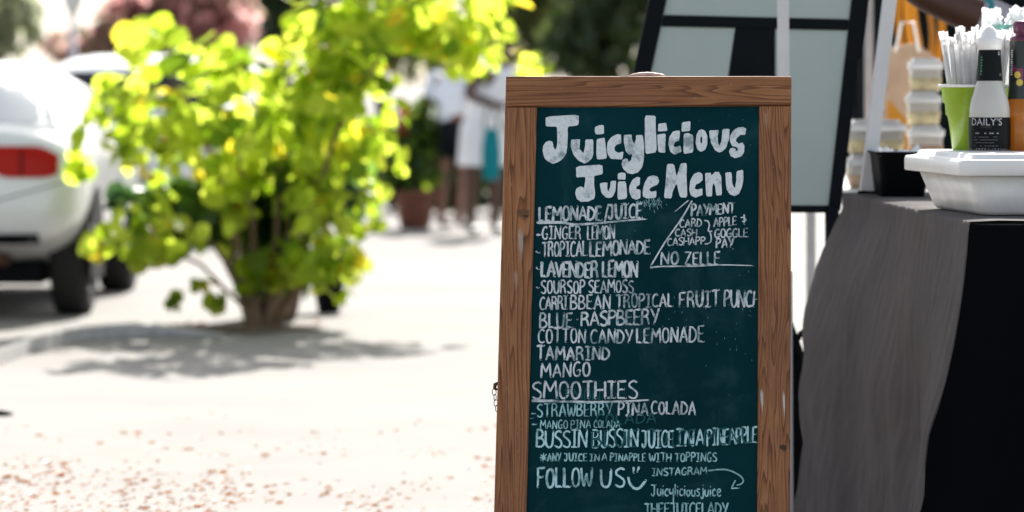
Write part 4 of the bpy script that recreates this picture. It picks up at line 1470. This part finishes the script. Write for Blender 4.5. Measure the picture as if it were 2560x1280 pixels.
# ------------------------------------------------------------------ stall table with its cloths
TZ = 0.915
NX, NY = .985, 9.03          # near left corner
FX, FY = .893, 11.35         # far left corner
TW = 1.0
table = thing('folding_table', (1.45, 10.2, 0), 'folding table hidden under the grey cloth, long side toward the chalkboard', 'table')
bm = bmesh.new()
prism(bm, [Vector((NX + .02, NY + .02, TZ - .035)), Vector((NX + TW, NY + .06, TZ - .035)), Vector((FX + TW, FY, TZ - .035)), Vector((FX + .02, FY - .02, TZ - .035))], Vector((0, 0, .028)))
link('tabletop', bm, M['white'], table)
for x, y in ((NX + .12, NY + .15), (NX + TW - .15, NY + .15), (FX + .14, FY - .2), (FX + TW - .15, FY - .2)):
    bm = bmesh.new()
    tube(bm, [(x, y, 0), (x, y, TZ - .036)], .014, 10)
    link('leg', bm, M['steel'], table, True)

CLOTH_M = cloth('grey_linen', (.078, .068, .067), .04, 700, .22, crease=.3)


def cloth_pt(u, v):
    """u: along the table from near (0) to far (1); v<0 across the top, v>0 down the side"""
    e = Vector((NX, NY, TZ)).lerp(Vector((FX, FY, TZ)), u)
    if v <= 0:
        x = -v
        wob = .0025 * mnoise.noise(Vector((u * 9, x * 7, 3)))
        return e + Vector((x * TW, 0, .002 + wob if x > .01 else .0))
    z = TZ * v
    # folds open out towards the floor, the cloth bellies away from the table
    near = max(0, 1 - u * 5)
    sm = min(1, v / .75)
    wf = min(1, max(0, (u - .35) / .5))
    wf = wf * wf * (3 - 2 * wf)
    belly = (1 - wf) * (.055 * sm * sm * (3 - 2 * sm) + .055 * v) + wf * .175 * (1 - math.exp(-3.0 * max(0, v - .05)))
    fold = (.020 * math.sin(u * 17 + 1.2) + .008 * math.sin(u * 39 + v * 2.0) + .055 * mnoise.noise(Vector((u * 4.5 + v * 1.6, v * 2.4, 1.7))) - .05 * math.exp(-((u - .22 - .22 * v) / .13) ** 2) * min(1, v * 2) + .012 * mnoise.noise(Vector((u * 16 + v * 4, v * 3, 4)))) * min(1, v * v * 3.0)
    fine = .004 * mnoise.noise(Vector((u * 60, v * 9, 5))) + .002 * mnoise.noise(Vector((u * 150, v * 22, 9)))
    return Vector((e.x - belly - fold + fine, e.y + .02 * math.sin(v * 4 + u * 9) * v - .05 * near * v, TZ - z * .992))


bm = bmesh.new()
NU, NV = 150, 90
vs = []
for i in range(NU + 1):
    row = []
    u = i / NU
    for j in range(-16, NV + 1):
        v = j / 16 if j <= 0 else j / NV
        row.append(bm.verts.new(cloth_pt(u, v)))
    vs.append(row)
for i in range(NU):
    for j in range(len(vs[0]) - 1):
        bm.faces.new((vs[i][j], vs[i + 1][j], vs[i + 1][j + 1], vs[i][j + 1]))
tc = link('tablecloth', bm, CLOTH_M, None, True, (1.4, 10.2, 0))
bm = bmesh.new()
tube(bm, [cloth_pt(0, v / 40) + Vector((-.001, -.004, 0)) for v in range(1, 41)], .0042, 8)
link('hem', bm, CLOTH_M, tc, True)
tag(tc, 'grey linen tablecloth draped over the stall table and bellying down its left side', 'tablecloth')

bm = bmesh.new()


def skirt(u, v):
    e = cloth_pt(0, max(v, .001))
    x = e.x - .003 + (NX + TW - e.x - .02) * u
    fold = .010 * math.sin(u * 46) * v + .006 * math.sin(u * 21 + 2) * v
    return Vector((x, min(NY - .012, e.y - .010) - .02 * v + fold, TZ - .006 - (TZ - .012) * v))


grid(bm, skirt, 120, 14)
sk = link('table_skirt', bm, cloth('cloth_painted_shade', (.003, .004, .005), 0.0, 700, .2), None, True, (1.5, NY, 0))  # shade on the near end of the cloth built as a black sheet
tag(sk, 'cloth hanging down the near end of the table, its shade put in as black', 'table skirt')

# unseen rubber mat, added to cut light bouncing onto the tablecloth
bm = bmesh.new()
grid(bm, lambda u, v: Vector((.69 + 1.75 * u, 6.6 + 5.6 * v, .006 + .001 * math.sin(u * 60))), 40, 10)
bmesh.ops.solidify(bm, geom=bm.faces[:], thickness=.004)
o = link('bounce_blocker_mat', bm, M['rubber'], None, False, (1.5, 9.4, 0))
tag(o, 'added black rubber mat, out of view, cutting bounce light on the tablecloth', 'mat')

# ------------------------------------------------------------------ white lidded box
LIDZ = 1.056
wb = thing('storage_box', (1.25, 9.62, TZ + .004), 'white plastic box with a wide rimmed lid on the near end of the table', 'box')


def rrect(x0, x1, y0, y1, r, z, n=6):
    out = []
    for cx, cy, a0 in ((x1 - r, y0 + r, -90), (x1 - r, y1 - r, 0), (x0 + r, y1 - r, 90), (x0 + r, y0 + r, 180)):
        for k in range(n + 1):
            a = R(a0 + 90 * k / n)
            out.append(Vector((cx + r * math.cos(a), cy + r * math.sin(a), z)))
    return out


def loft_loops(bm, loops, cap0=True, cap1=True):
    rings = [[bm.verts.new(p) for p in lp] for lp in loops]
    n = len(rings[0])
    for a, b in zip(rings, rings[1:]):
        for k in range(n):
            bm.faces.new((a[k], a[(k + 1) % n], b[(k + 1) % n], b[k]))
    if cap0:
        bm.faces.new(rings[0][::-1])
    if cap1:
        bm.faces.new(rings[-1])


bx0, bx1, by0, by1 = 1.045, 1.62, 9.34, 9.92
sk_ = lambda lp: [Vector((p.x - .055 * (p.y - by0) / (by1 - by0), p.y, p.z)) for p in lp]
bm = bmesh.new()
loft_loops(bm, [sk_(rrect(bx0 + .008, bx1 - .008, by0 + .008, by1 - .008, .03, TZ + .004)), sk_(rrect(bx0, bx1, by0, by1, .035, TZ + .012)), sk_(rrect(bx0 - .03, bx1 + .03, by0 - .025, by1 + .025, .04, LIDZ - .050))], True, True)
link('tub', bm, M['white'], wb, True)
bm = bmesh.new()
o_ = .058
lid = [(o_ - .003, LIDZ - .049, .018), (o_, LIDZ - .046, .02), (o_, LIDZ - .021, .02), (o_ - .003, LIDZ - .014, .02), (o_ - .02, LIDZ - .012, .018), (o_ - .026, LIDZ - .010, .018), (o_ - .030, LIDZ - .002, .016), (o_ - .036, LIDZ, .014)]
loft_loops(bm, [sk_(rrect(bx0 - a, bx1 + a, by0 - a * .8, by1 + a * .8, r, z)) for a, z, r in lid], True, True)
link('lid', bm, simple('white_lid_plastic', (.80, .81, .80), .35, .04), wb, True)

# ------------------------------------------------------------------ bottles, cup, straws on the lid
def ztable(py, d):
    return CAMH - (py - HY) / F * d


def glassy(name, col, tr=0.0, rough=.12):
    t = NT(name)
    t.setv(col=col, rough=rough, spec=.6, coat=.5)
    f = t.noise(t.coords(), 20, 3)
    t.l(t.ramp(f, [(.3, tuple(c * .9 for c in col)), (.7, tuple(min(1, c * 1.1) for c in col))]), t.b.inputs['Base Color'])
    tr_ = t.n('ShaderNodeBsdfTranslucent')
    tr_.inputs[0].default_value = col + (1,)
    mx = t.n('ShaderNodeMixShader')
    mx.inputs[0].default_value = tr
    t.l(t.b.outputs[0], mx.inputs[1])
    t.l(tr_.outputs[0], mx.inputs[2])
    t.l(mx.outputs[0], t.out.inputs['Surface'])
    return t.m


def text_on_cyl(s, size, c, r, ang0, z, m, parent, name='label_print'):
    """letters wrapped round a bottle at radius r, centred on the angle ang0 (0 faces the camera)"""
    cu = bpy.data.curves.new('letters', 'FONT')
    cu.body = s
    cu.size = size
    cu.align_x = 'CENTER'
    cu.align_y = 'CENTER'
    cu.resolution_u = 3
    o = bpy.data.objects.new('letters', cu)
    COL.objects.link(o)
    dg = bpy.context.evaluated_depsgraph_get()
    ev = o.evaluated_get(dg)
    tmp = ev.to_mesh()
    bm = bmesh.new()
    bm.from_mesh(tmp)
    ev.to_mesh_clear()
    bpy.data.objects.remove(o)
    bpy.data.curves.remove(cu)
    rr = r if callable(r) else (lambda zz: r)
    for v in bm.verts:
        zz = z + v.co.y
        a = ang0 + v.co.x / rr(zz)
        v.co = Vector(c) + Vector((math.sin(a) * rr(zz), -math.cos(a) * rr(zz), zz))
    return link(name, bm, m, parent)


def band(bm, c, rf, z0, z1, a0, a1, nz=4, na=24):
    grid(bm, lambda u, v: Vector(c) + Vector((math.sin(a0 + (a1 - a0) * u) * rf(z0 + (z1 - z0) * v), -math.cos(a0 + (a1 - a0) * u) * rf(z0 + (z1 - z0) * v), z0 + (z1 - z0) * v)), na, nz)


BLACKL = simple('black_label', (.004, .006, .007), .45, spec=.12)
INK = simple('silver_label_ink', (.42, .44, .45), .45)
INKG = simple('green_label_ink', (.02, .20, .09), .45)
INKW = simple('white_label_ink', (.72, .72, .70), .5)
bd = 9.72
sc = bd / F
bc = Vector(((2474 - 1280) * sc, bd, LIDZ))
hh = lambda py: (376 - py) * sc            # height above the lid
bt = thing('syrup_bottle', bc, 'cloudy white drink bottle with black labels and a white pour cap', 'bottle')
prof = [(50, 376), (52, 372), (52, 300), (51, 285), (50, 268), (47, 250), (41, 230), (35, 212), (32, 203), (29, 160), (27, 124), (27, 118)]
rp = lambda z: interp([(hh(y), r * sc) for r, y in prof], z)
bm = bmesh.new()
lathe(bm, [(0, 0)] + [(r * sc, hh(y)) for r, y in prof] + [(0, hh(118))], bc, 40)
link('bottle_body', bm, glassy('cloudy_white_drink', (.78, .78, .75), .5), bt, True)
bm = bmesh.new()
band(bm, bc, lambda z: rp(z) + .0008, hh(374), hh(292), -1.9, 1.35)
lab = link('front_label', bm, BLACKL, bt, True)
bm = bmesh.new()
band(bm, bc, lambda z: rp(z) + .0008, hh(201), hh(124), -3.14, 3.14, 4, 40)
nl = link('neck_label', bm, BLACKL, bt, True)
bm = bmesh.new()
lathe(bm, [(28 * sc, hh(123)), (31 * sc, hh(122)), (31 * sc, hh(96)), (29 * sc, hh(93)), (27 * sc, hh(92)), (20 * sc, hh(80)), (12 * sc, hh(70)), (6 * sc, hh(64)), (0, hh(62))], bc, 40)
link('pour_cap', bm, M['white'], bt, True)
text_on_cyl("DAILY'S", .0235, bc, lambda z: rp(z) + .0014, -.30, hh(304), INK, lab)
text_on_cyl("MIXERS", .008, bc, lambda z: rp(z) + .0014, -.30, hh(316), simple('dim_ink', (.05, .06, .06), .5), lab)
for k, (yy, w) in enumerate([(332, .062), (341, .055), (348, .058), (355, .05), (363, .06), (369, .05)]):
    bm = bmesh.new()
    segs = 11
    for q in range(segs):
        if rng.random() < .25:
            continue
        a0 = -.30 - w / rp(.03) / 2 + w / rp(.03) * q / segs
        band(bm, bc, lambda z: rp(z) + .0013, hh(yy) - .0006, hh(yy) + (.0016 if k == 0 else .0008), a0, a0 + w / rp(.03) / segs * .75, 1, 2)
    link('label_print', bm, INK if k == 0 else simple('dim_ink', (.13, .14, .14), .5), lab)
text_on_cyl('D', .011, bc, lambda z: rp(z) + .0014, .85, hh(133), INKW, nl)
text_on_cyl('10', .008, bc, lambda z: rp(z) + .0014, .85, hh(186), INK, nl)
bm = bmesh.new()
for q in range(7):
    y = 140 + q * 7
    band(bm, bc, lambda z: rp(z) + .0013, hh(y + 4), hh(y), -.95, -.80 + .06 * (q % 2), 1, 2)
link('label_print', bm, INKG, nl)

ac = Vector(((2561 - 1280) * sc, bd + .03, LIDZ))
ab = thing('syrup_bottle', ac, 'amber syrup bottle with a purple cap and dark fruit label at the right edge', 'bottle')
profa = [(53, 376), (56, 371), (57, 305), (54, 300), (57, 294), (57, 282), (50, 264), (38, 250), (35, 240), (34, 180), (32, 104), (32, 98)]
ra = lambda z: interp([(hh(y), r * sc) for r, y in profa], z)
bm = bmesh.new()
lathe(bm, [(0, 0)] + [(r * sc, hh(y)) for r, y in profa] + [(0, hh(98))], ac, 40)
link('bottle_body', bm, glassy('amber_syrup', (.46, .20, .018), .5), ab, True)
bm = bmesh.new()
band(bm, ac, lambda z: ra(z) + .0008, hh(246), hh(101), -3.14, 3.14, 6, 40)
al = link('fruit_label', bm, simple('dark_green_label', (.008, .018, .016), .35), ab, True)
bm = bmesh.new()
lathe(bm, [(33 * sc, hh(100)), (33 * sc, hh(93)), (20 * sc, hh(88)), (18 * sc, hh(84)), (24 * sc, hh(80)), (26 * sc, hh(60)), (22 * sc, hh(52)), (12 * sc, hh(50)), (0, hh(54))], ac, 30)
link('flip_cap', bm, simple('purple_plastic', (.10, .012, .05), .35), ab, True)
bm = bmesh.new()
for q in range(14):
    y = 124 + q * 4.6
    band(bm, ac, lambda z: ra(z) + .0014, hh(y + rng.uniform(1.5, 3.4)), hh(y), -1.15, -.93, 1, 2)
link('label_print', bm, INKW, al)
bm = bmesh.new()
band(bm, ac, lambda z: ra(z) + .0014, hh(190), hh(170), -.75, -.1, 3, 8)
for q in range(6):
    a = -.9 + q * .12
    band(bm, ac, lambda z: ra(z) + .0013, hh(176 + q * 6), hh(160 + q * 6), a, a + .16, 2, 3)
link('label_print', bm, simple('plum_print', (.16, .02, .07), .4), al)
for yy, aa in ((186, -.5), (205, -.35)):
    bm = bmesh.new()
    cz = hh(yy)
    prev = None
    cv = bm.verts.new(ac + Vector((math.sin(aa) * (ra(cz) + .002), -math.cos(aa) * (ra(cz) + .002), cz)))
    ring = []
    for k in range(16):
        a = 2 * math.pi * k / 16
        ang = aa + math.cos(a) * .24
        z = cz + math.sin(a) * .008
        ring.append(bm.verts.new(ac + Vector((math.sin(ang) * (ra(z) + .002), -math.cos(ang) * (ra(z) + .002), z))))
    for k in range(16):
        bm.faces.new((cv, ring[k], ring[(k + 1) % 16]))
    link('label_print', bm, simple('lemon_print', (.55, .42, .06), .4), al)
text_on_cyl('No 24 72n', .0065, ac, lambda z: ra(z) + .0014, -.75, hh(240), INK, al) if False else None

cd = 9.84
cs = cd / F
cc = Vector(((2441 - 1280) * cs, cd, LIDZ))
ch = lambda py: (376 - py) * cs
cup = thing('party_cup', cc, 'lime green stepped party cup holding a bundle of white straws', 'cup')
bm = bmesh.new()
lathe(bm, [(0, 0), (58 * cs, 0), (60 * cs, ch(374)), (71 * cs, ch(293)), (77 * cs, ch(288)), (78.5 * cs, ch(261)), (84 * cs, ch(256)), (87 * cs, ch(226)), (91 * cs, ch(222)),
           (92 * cs, ch(218)), (88 * cs, ch(217)), (80 * cs, ch(255)), (56 * cs, ch(370)), (0, ch(368))], cc, 48)
LIME = glassy('lime_plastic', (.40, .60, .015), .42, .25)
link('cup_body', bm, LIME, cup, True)
bm = bmesh.new()
lathe(bm, [(90 * cs, ch(219)), (96 * cs, ch(219)), (97 * cs, ch(215)), (95 * cs, ch(212)), (89 * cs, ch(213)), (90 * cs, ch(219))], cc, 48)
link('cup_rim', bm, M['white'], cup, True)
PAPER = cloth('white_straw_paper', (.86, .86, .86), .7, 300, .02)
sb = None
rs = random.Random(5)


def straw_bm(seed):
    r_ = random.Random(seed)
    bm = bmesh.new()
    L = .255
    pts = [Vector((0, 0, 0)), Vector((0, 0, L * .5)), Vector((0, 0, L - .018))]
    tube(bm, pts, .0062, 8, flat=.6)
    # flattened, torn paper end of the wrapper
    w = .0075
    a = [Vector((-w, 0, L - .02)), Vector((w, 0, L - .02)), Vector((w * 1.1, .001, L + r_.uniform(.002, .006))), Vector((0, -.001, L + r_.uniform(.001, .006))), Vector((-w * 1.1, .001, L + r_.uniform(.001, .006)))]
    prism(bm, a, Vector((0, .0008, 0)))
    return bm


def put_straws(c, n, rad, z0, lean, label, group, seed, smin=.9):
    protos = []
    r_ = random.Random(seed)
    for i in range(n):
        a = r_.uniform(0, 6.283)
        q = rad * math.sqrt(r_.random())
        if i < 4:
            o = link('straw', straw_bm(seed * 10 + i), PAPER, None, True, (0, 0, 0))
            protos.append(o)
        else:
            o = protos[i % 4].copy()
            COL.objects.link(o)
        o.location = c + Vector((math.cos(a) * q * .62, math.sin(a) * q * .62, z0))
        ax = Vector((-math.sin(a), math.cos(a), 0))
        o.rotation_mode = 'QUATERNION'
        o.rotation_quaternion = Quaternion(ax, -(-lean) * q / rad * r_.uniform(.6, 1.15)) @ Quaternion((0, 0, 1), r_.uniform(0, 6.28))
        o.scale = (1, 1, r_.uniform(smin, 1.1))
        tag(o, label, 'straw', group)


put_straws(cc, 84, .08, .012, .16, 'white paper wrapped straw standing in the lime green cup', 'straws in the lime green cup', 3)
# mint tumbler behind, with crumpled napkins
md = 10.15
ms = md / F
mz = ztable(505, md)
mc = Vector(((2515 - 1280) * ms, md, TZ + .006))
mint = thing('tumbler', mc, 'pale mint tumbler stuffed with white napkins behind the bottles', 'tumbler')
zt = ztable(62, md) - mc.z
bm = bmesh.new()
lathe(bm, [(0, 0), (.032, 0), (.036, .004), (.040, zt * .6), (.046, zt), (.044, zt), (.038, zt * .6), (.033, .01), (0, .01)], mc, 32)
link('tumbler_body', bm, glassy('mint_plastic', (.35, .68, .60), .4), mint, True)
nap_m = cloth('napkin_paper', (.84, .84, .85), .4, 200, .03)
for k, (px, py) in enumerate([(2478, 45), (2500, 62), (2530, 50), (2552, 40)]):
    bm = bmesh.new()
    q0 = P(px, py, md - .02 + .01 * k)
    r_ = random.Random(k + 50)
    ax = Vector((r_.uniform(-.4, .4), r_.uniform(-.4, .4), 1)).normalized().to_track_quat('Z', 'Y')

    def nf(u, v):
        x, y = (u - .5) * .045, (v - .5) * .05
        return q0 + ax @ Vector((x, .014 * mnoise.noise(Vector((u * 3 + k * 7, v * 3, 1))) * 2, y + .006 * mnoise.noise(Vector((u * 6, v * 5, k)))))
    grid(bm, nf, 10, 10)
    o = link('napkin', bm, nap_m, None, False, tuple(q0 - Vector((0, 0, .025))))
    tag(o, 'crumpled white paper napkin stuffed in the mint tumbler', 'napkin', 'napkins in the mint tumbler')

# ------------------------------------------------------------------ leaning white bar on the far corner of the table
ld = 11.1
f0 = P(2166, 478, ld)
f0.z = TZ + .004
lean = thing('support_bar', f0, 'leaning flat white bar with a black foot standing on the far corner of the table', 'bar')
top_ = P(2240, -130, ld)
bm = bmesh.new()
squarepole(bm, f0 + Vector((0, 0, .008)), top_, .036)
bevel(bm, .003)
link('bar_body', bm, M['pole'], lean)
bm = bmesh.new()
box(bm, f0 + Vector((0, 0, .004)), (.044, .044, .008))
bevel(bm, .002)
link('foot', bm, M['black'], lean)

# black tub at the far end of the table
td = 10.9
tb = P(2250, 470, td); tb.z = TZ + .004
tub = thing('tub', tb, 'black plastic tub beside the foot of the leaning white bar', 'tub')
bm = bmesh.new()
z1 = ztable(378, td)
loft_loops(bm, [rrect(tb.x - .05, tb.x + .06, tb.y - .05, tb.y + .2, .02, tb.z), rrect(tb.x - .062, tb.x + .072, tb.y - .06, tb.y + .21, .025, z1 - .008), rrect(tb.x - .068, tb.x + .078, tb.y - .066, tb.y + .216, .025, z1 - .006), rrect(tb.x - .068, tb.x + .078, tb.y - .066, tb.y + .216, .025, z1)], True, False)
link('tub_body', bm, M['black'], tub, True)
bm = bmesh.new()
bmesh.ops.create_grid(bm, x_segments=12, y_segments=12, size=.06, matrix=Matrix.Translation((tb.x + .005, tb.y + .07, z1 - .012)) @ Matrix.Diagonal((1.05, 2.1, 1, 1)))
for v in bm.verts:
    v.co.z += .03 * mnoise.noise(v.co * 40) + .004
link('ice_fill', bm, simple('ice_white', (.7, .74, .76), .3, .1, 60), tub, True)

# ------------------------------------------------------------------ second table with food containers
T2Z = .885
tbl = thing('folding_table', (1.75, 13.6, 0), 'second table with a white top behind the first, carrying food containers', 'table')
bm = bmesh.new()
box(bm, (1.72, 13.6, T2Z - .02), (1.5, 1.7, .04)); bevel(bm, .006)
link('tabletop', bm, M['white'], tbl)
for x in (1.1, 2.35):
    for y in (12.9, 14.3):
        bm = bmesh.new()
        tube(bm, [(x, y, 0), (x, y, T2Z - .041)], .015, 10)
        link('leg', bm, M['steel'], tbl, True)

CLEAR = glassy('clear_container', (.80, .78, .74), .65)
LIDM = glassy('frosted_lid', (.82, .83, .84), .6)
FOODY = simple('yellow_food', (.62, .52, .30), .6, .3, 40)
FOODB = simple('brown_food', (.42, .28, .18), .6, .3, 40)


def container(px, d, zb, wpx, hpx, food, label, group=None):
    s = d / F
    c = Vector(((px - 1280) * s, d, zb))
    w, h = wpx * s / 2, hpx * s
    t = thing('food_container', c, label, 'food container', group)
    bm = bmesh.new()
    loft_loops(bm, [rrect(c.x - w * .8, c.x + w * .8, d - w * .8, d + w * .8, w * .2, zb), rrect(c.x - w * .92, c.x + w * .92, d - w * .92, d + w * .92, w * .25, zb + h * .68)])
    link('container_body', bm, CLEAR, t, True)
    bm = bmesh.new()
    loft_loops(bm, [rrect(c.x - w * .84, c.x + w * .84, d - w * .84, d + w * .84, w * .2, zb + h * .05), rrect(c.x - w * .93, c.x + w * .93, d - w * .93, d + w * .93, w * .2, zb + h * .42)])
    link('food', bm, food, t, True)
    bm = bmesh.new()
    loft_loops(bm, [rrect(c.x - w, c.x + w, d - w, d + w, w * .25, zb + h * .68), rrect(c.x - w, c.x + w, d - w, d + w, w * .25, zb + h * .88), rrect(c.x - w * .8, c.x + w * .8, d - w * .8, d + w * .8, w * .2, zb + h * .9), rrect(c.x - w * .78, c.x + w * .78, d - w * .78, d + w * .78, w * .2, zb + h)])
    link('lid', bm, LIDM, t, True)
    return zb + h


z = T2Z
names = ['clear food container at the bottom of the tall stack', 'second clear food container from the bottom of the tall stack', 'third clear food container from the bottom of the tall stack', 'clear food container on top of the tall stack']
for i in range(4):
    z = container(2310 + (3 if i % 2 else -2), 13.1, z, 92 - i * 3, 84 if i else 70, FOODB if i < 2 else FOODY, names[i], 'food containers in the tall stack') + .0005
z = T2Z
for lab, f in (('wide clear food container at the bottom of the low stack beside the grey stand', FOODB), ('wide clear food container on top of the low stack beside the grey stand', FOODY)):
    z = container(2188, 12.95, z, 150, 86, f, lab, 'food containers in the low stack') + .0005
# paper bag and hanging orange scarves further back
q = P(2268, 300, 14.2)
q.z = T2Z
pb = thing('paper_bag', q, 'beige paper bag standing behind the tall stack of food containers', 'bag')
bm = bmesh.new()
prism(bm, [q + Vector((-.10, 0, 0)), q + Vector((.10, 0, 0)), q + Vector((.09, .02, .42)), q + Vector((.03, .02, .46)), q + Vector((-.09, .02, .44))], Vector((0, .11, 0)))
link('bag_body', bm, simple('kraft_paper', (.42, .29, .20), .8, .15), pb)
bm = bmesh.new()
tube(bm, [q + Vector((-.04, 0, .43)), q + Vector((-.02, -.01, .53)), q + Vector((.02, -.01, .53)), q + Vector((.04, 0, .43))], .005, 6)
link('bag_handle', bm, M['white'], pb, True)
rd = 15.4
rk = thing('garment_rail', (P(2300, 200, rd).x, rd, 0), 'black rail carrying orange scarves behind the food containers', 'rail')
bm = bmesh.new()
xa, xb = P(2140, 0, rd).x, P(2700, 0, rd).x
for x in (xa, xb):
    tube(bm, [(x, rd, 0), (x, rd, 1.75)], .016, 8)
tube(bm, [(xa, rd, 1.75), (xb, rd, 1.75)], .014, 8)
link('rail_frame', bm, M['black'], rk, True)
ORG = cloth('orange_scarf_cloth', (.50, .23, .03), .25, 400, .2)
for k, (px, y1, w) in enumerate([(2252, 150, 12), (2283, 178, 26), (2322, 150, 10), (2345, 165, 14)]):
    s = rd / F
    a = Vector(((px - 1280) * s, rd, 1.76))
    zb = ztable(y1, rd)
    bm = bmesh.new()

    def sf(u, v, a=a, w=w, zb=zb, k=k):
        return Vector((a.x + (u - .5) * w * s * (1 + .5 * v) + .012 * math.sin(v * 7 + k), rd - .022 + .015 * math.sin(u * 12 + k) - .01 * v, 1.775 + (zb - 1.775) * v))
    grid(bm, sf, 12, 16)
    o = link('scarf', bm, ORG, None, True, (a.x, rd, zb))
    tag(o, ['narrow orange scarf hanging leftmost on the black rail', 'wide orange scarf hanging second on the black rail', 'thinnest orange scarf hanging third on the black rail', 'orange scarf hanging last on the black rail beside the straws'][k], 'scarf', 'orange scarves on the rail')
q = P(2250, 290, 13.9); q.z = T2Z
og = thing('paper_bag', q, 'small orange bag leaning beside the low stack of food containers', 'bag')
bm = bmesh.new()
prism(bm, [q + Vector((-.05, 0, 0)), q + Vector((.05, 0, 0)), q + Vector((.035, .02, .19)), q + Vector((-.035, .02, .27))], Vector((0, .05, 0)))
link('bag_body', bm, ORG, og)
# dark side curtain of the stall behind
bm = bmesh.new()
grid(bm, lambda u, v: Vector((P(2115 + 800 * u, 0, 17).x, 17 + .05 * math.sin(u * 40), .05 + 2.35 * v)), 80, 4)
o = link('side_curtain', bm, cloth('black_curtain', (.010, .014, .016), 0.02), None, True, (P(2400, 0, 17).x, 17, 0))
tag(o, 'black curtain closing the back of the stall behind the orange scarves', 'curtain')
q = P(2172, 200, 14.6)
gp = thing('tent_post', (q.x, 14.6, 0), 'thin grey post in front of the black curtain beside the grey stand', 'post')
bm = bmesh.new()
squarepole(bm, (q.x, 14.6, 0), (q.x, 14.6, 2.3), .028); bevel(bm, .003)
link('post_body', bm, simple('grey_metal_post', (.30, .30, .32), .5), gp)
bm = bmesh.new()
box(bm, (q.x, 14.6, .006), (.07, .07, .012)); bevel(bm, .002)
link('post_foot', bm, M['black'], gp)

# ------------------------------------------------------------------ seller at the far end of the table
sbase = Vector((1.56, 11.95, 0))
sl, JS = person(sbase, 1.72, 'person in a white printed shirt reaching one arm across behind the straws', SKIN_D, HAIR,
                dict(shl=(-.105, 0, .80), ell=(-.245, -.03, .855), wrl=(-.33, -.06, .96)))
sh = shirt(sl, JS, 1.72, TEE, sleeve=.35)
bm = bmesh.new()
for k in range(7):
    q = P(2470 + k * 4, -8 + k * 11, 11.75) + Vector((0, 0, 0))
    add_leaf(bm, q, .03, Vector((rng.uniform(-.2, .2), -1, .1)).normalized(), OVAL, rng, .05)
link('shirt_print', bm, simple('teal_print', (.01, .22, .25), .6), sh)

# ------------------------------------------------------------------ fallen leaves
LIT = leafmat('dry_leaf', [(.30, .092, .006), (.19, .062, .006), (.35, .14, .018), (.07, .028, .01), (.36, .18, .05)], [(.42, .13, .012)] * 5, .3)
rl = random.Random(21)
CURL = [(0, -.5), (.16, -.25), (.2, .05), (.12, .35), (0, .5), (-.12, .35), (-.2, .05), (-.16, -.25)]


def dry_leaf(bm, c, size, rg):
    a = rg.uniform(0, 6.28)
    ca, sa = math.cos(a), math.sin(a)
    cu = rg.uniform(.6, 2.2)
    tw = rg.uniform(-.6, .6)
    for x0, x1 in ((0, 1), (0, -1)):
        rows = []
        for j in range(6):
            y = -.5 + j / 5
            wv = .26 * math.sin(math.pi * (j + .35) / 5.7)
            col = []
            for i in range(2):
                x = x1 * wv * i
                z = abs(x) * cu * .7 + y * y * .35 * cu + y * tw * .2
                col.append((x, y, z))
            rows.append(col)
        vs = [[bm.verts.new(c + Vector(((x * ca - y * sa) * size, (x * sa + y * ca) * size, .002 + z * size * .55))) for x, y, z in r] for r in rows]
        for j in range(5):
            bm.faces.new((vs[j][0], vs[j][1], vs[j + 1][1], vs[j + 1][0]))
    bmesh.ops.remove_doubles(bm, verts=bm.verts[-24:], dist=1e-6)


bm = bmesh.new()
for i in range(1250):
    py = 1010 + 330 * rl.random() ** .5
    px = rl.uniform(-150, 1330)
    dens = mnoise.noise(Vector((px / 170, py / 60, 2)))
    if dens * 1.7 < rl.uniform(-.5, .45) - (py - 1180) / 700:
        continue
    if py > 1180 and px < 500 and rl.random() < .0:
        continue
    dry_leaf(bm, G(px, py), rl.uniform(.010, .030), rl)
for i in range(300):
    py = rl.uniform(1180, 1330)
    px = rl.uniform(-100, 620)
    dry_leaf(bm, G(px, py), rl.uniform(.010, .026), rl)
for i in range(60):
    dry_leaf(bm, G(rl.uniform(380, 800), rl.uniform(812, 840)) + Vector((0, 0, .02)), rl.uniform(.02, .05), rl)
litter = kind(link('leaf_litter', bm, LIT), 'stuff')
litter['label'] = 'scatter of small dry orange leaves over the sunlit concrete'
for i, (px, py, sz) in enumerate([(310, 1083, .045), (345, 1085, .03), (120, 1157, .05), (160, 1160, .04), (400, 1117, .04), (470, 1125, .045), (530, 1180, .05), (560, 1182, .03), (320, 1203, .04), (20, 1195, .05), (55, 1205, .05),
                                  (150, 1190, .045), (380, 1110, .03), (660, 1140, .03), (500, 1098, .03), (250, 1110, .03), (640, 1115, .035), (1030, 1210, .02), (760, 1200, .03), (880, 1230, .025)]):
    bm = bmesh.new()
    c = G(px, py)
    dry_leaf(bm, c, sz, rl)
    o = link('dry_leaf', bm, LIT, None, False, tuple(c))
    tag(o, 'curled dry brown leaf, one of the larger ones on the pale concrete', 'leaf', 'larger dry leaves on the concrete')
c = G(2, 1040)
bm = bmesh.new()
tube(bm, [c + Vector((-.10, 0, .012)), c + Vector((-.04, 0, .014)), c + Vector((.02, .004, .011)), c + Vector((.045, .006, .006))], [.012, .015, .011, .003], 10)
o = link('seed_pod', bm, simple('dark_pod', (.03, .018, .012), .6, .3, 30), None, True, tuple(c))
tag(o, 'dark brown seed pod lying on the concrete at the left edge', 'seed pod')
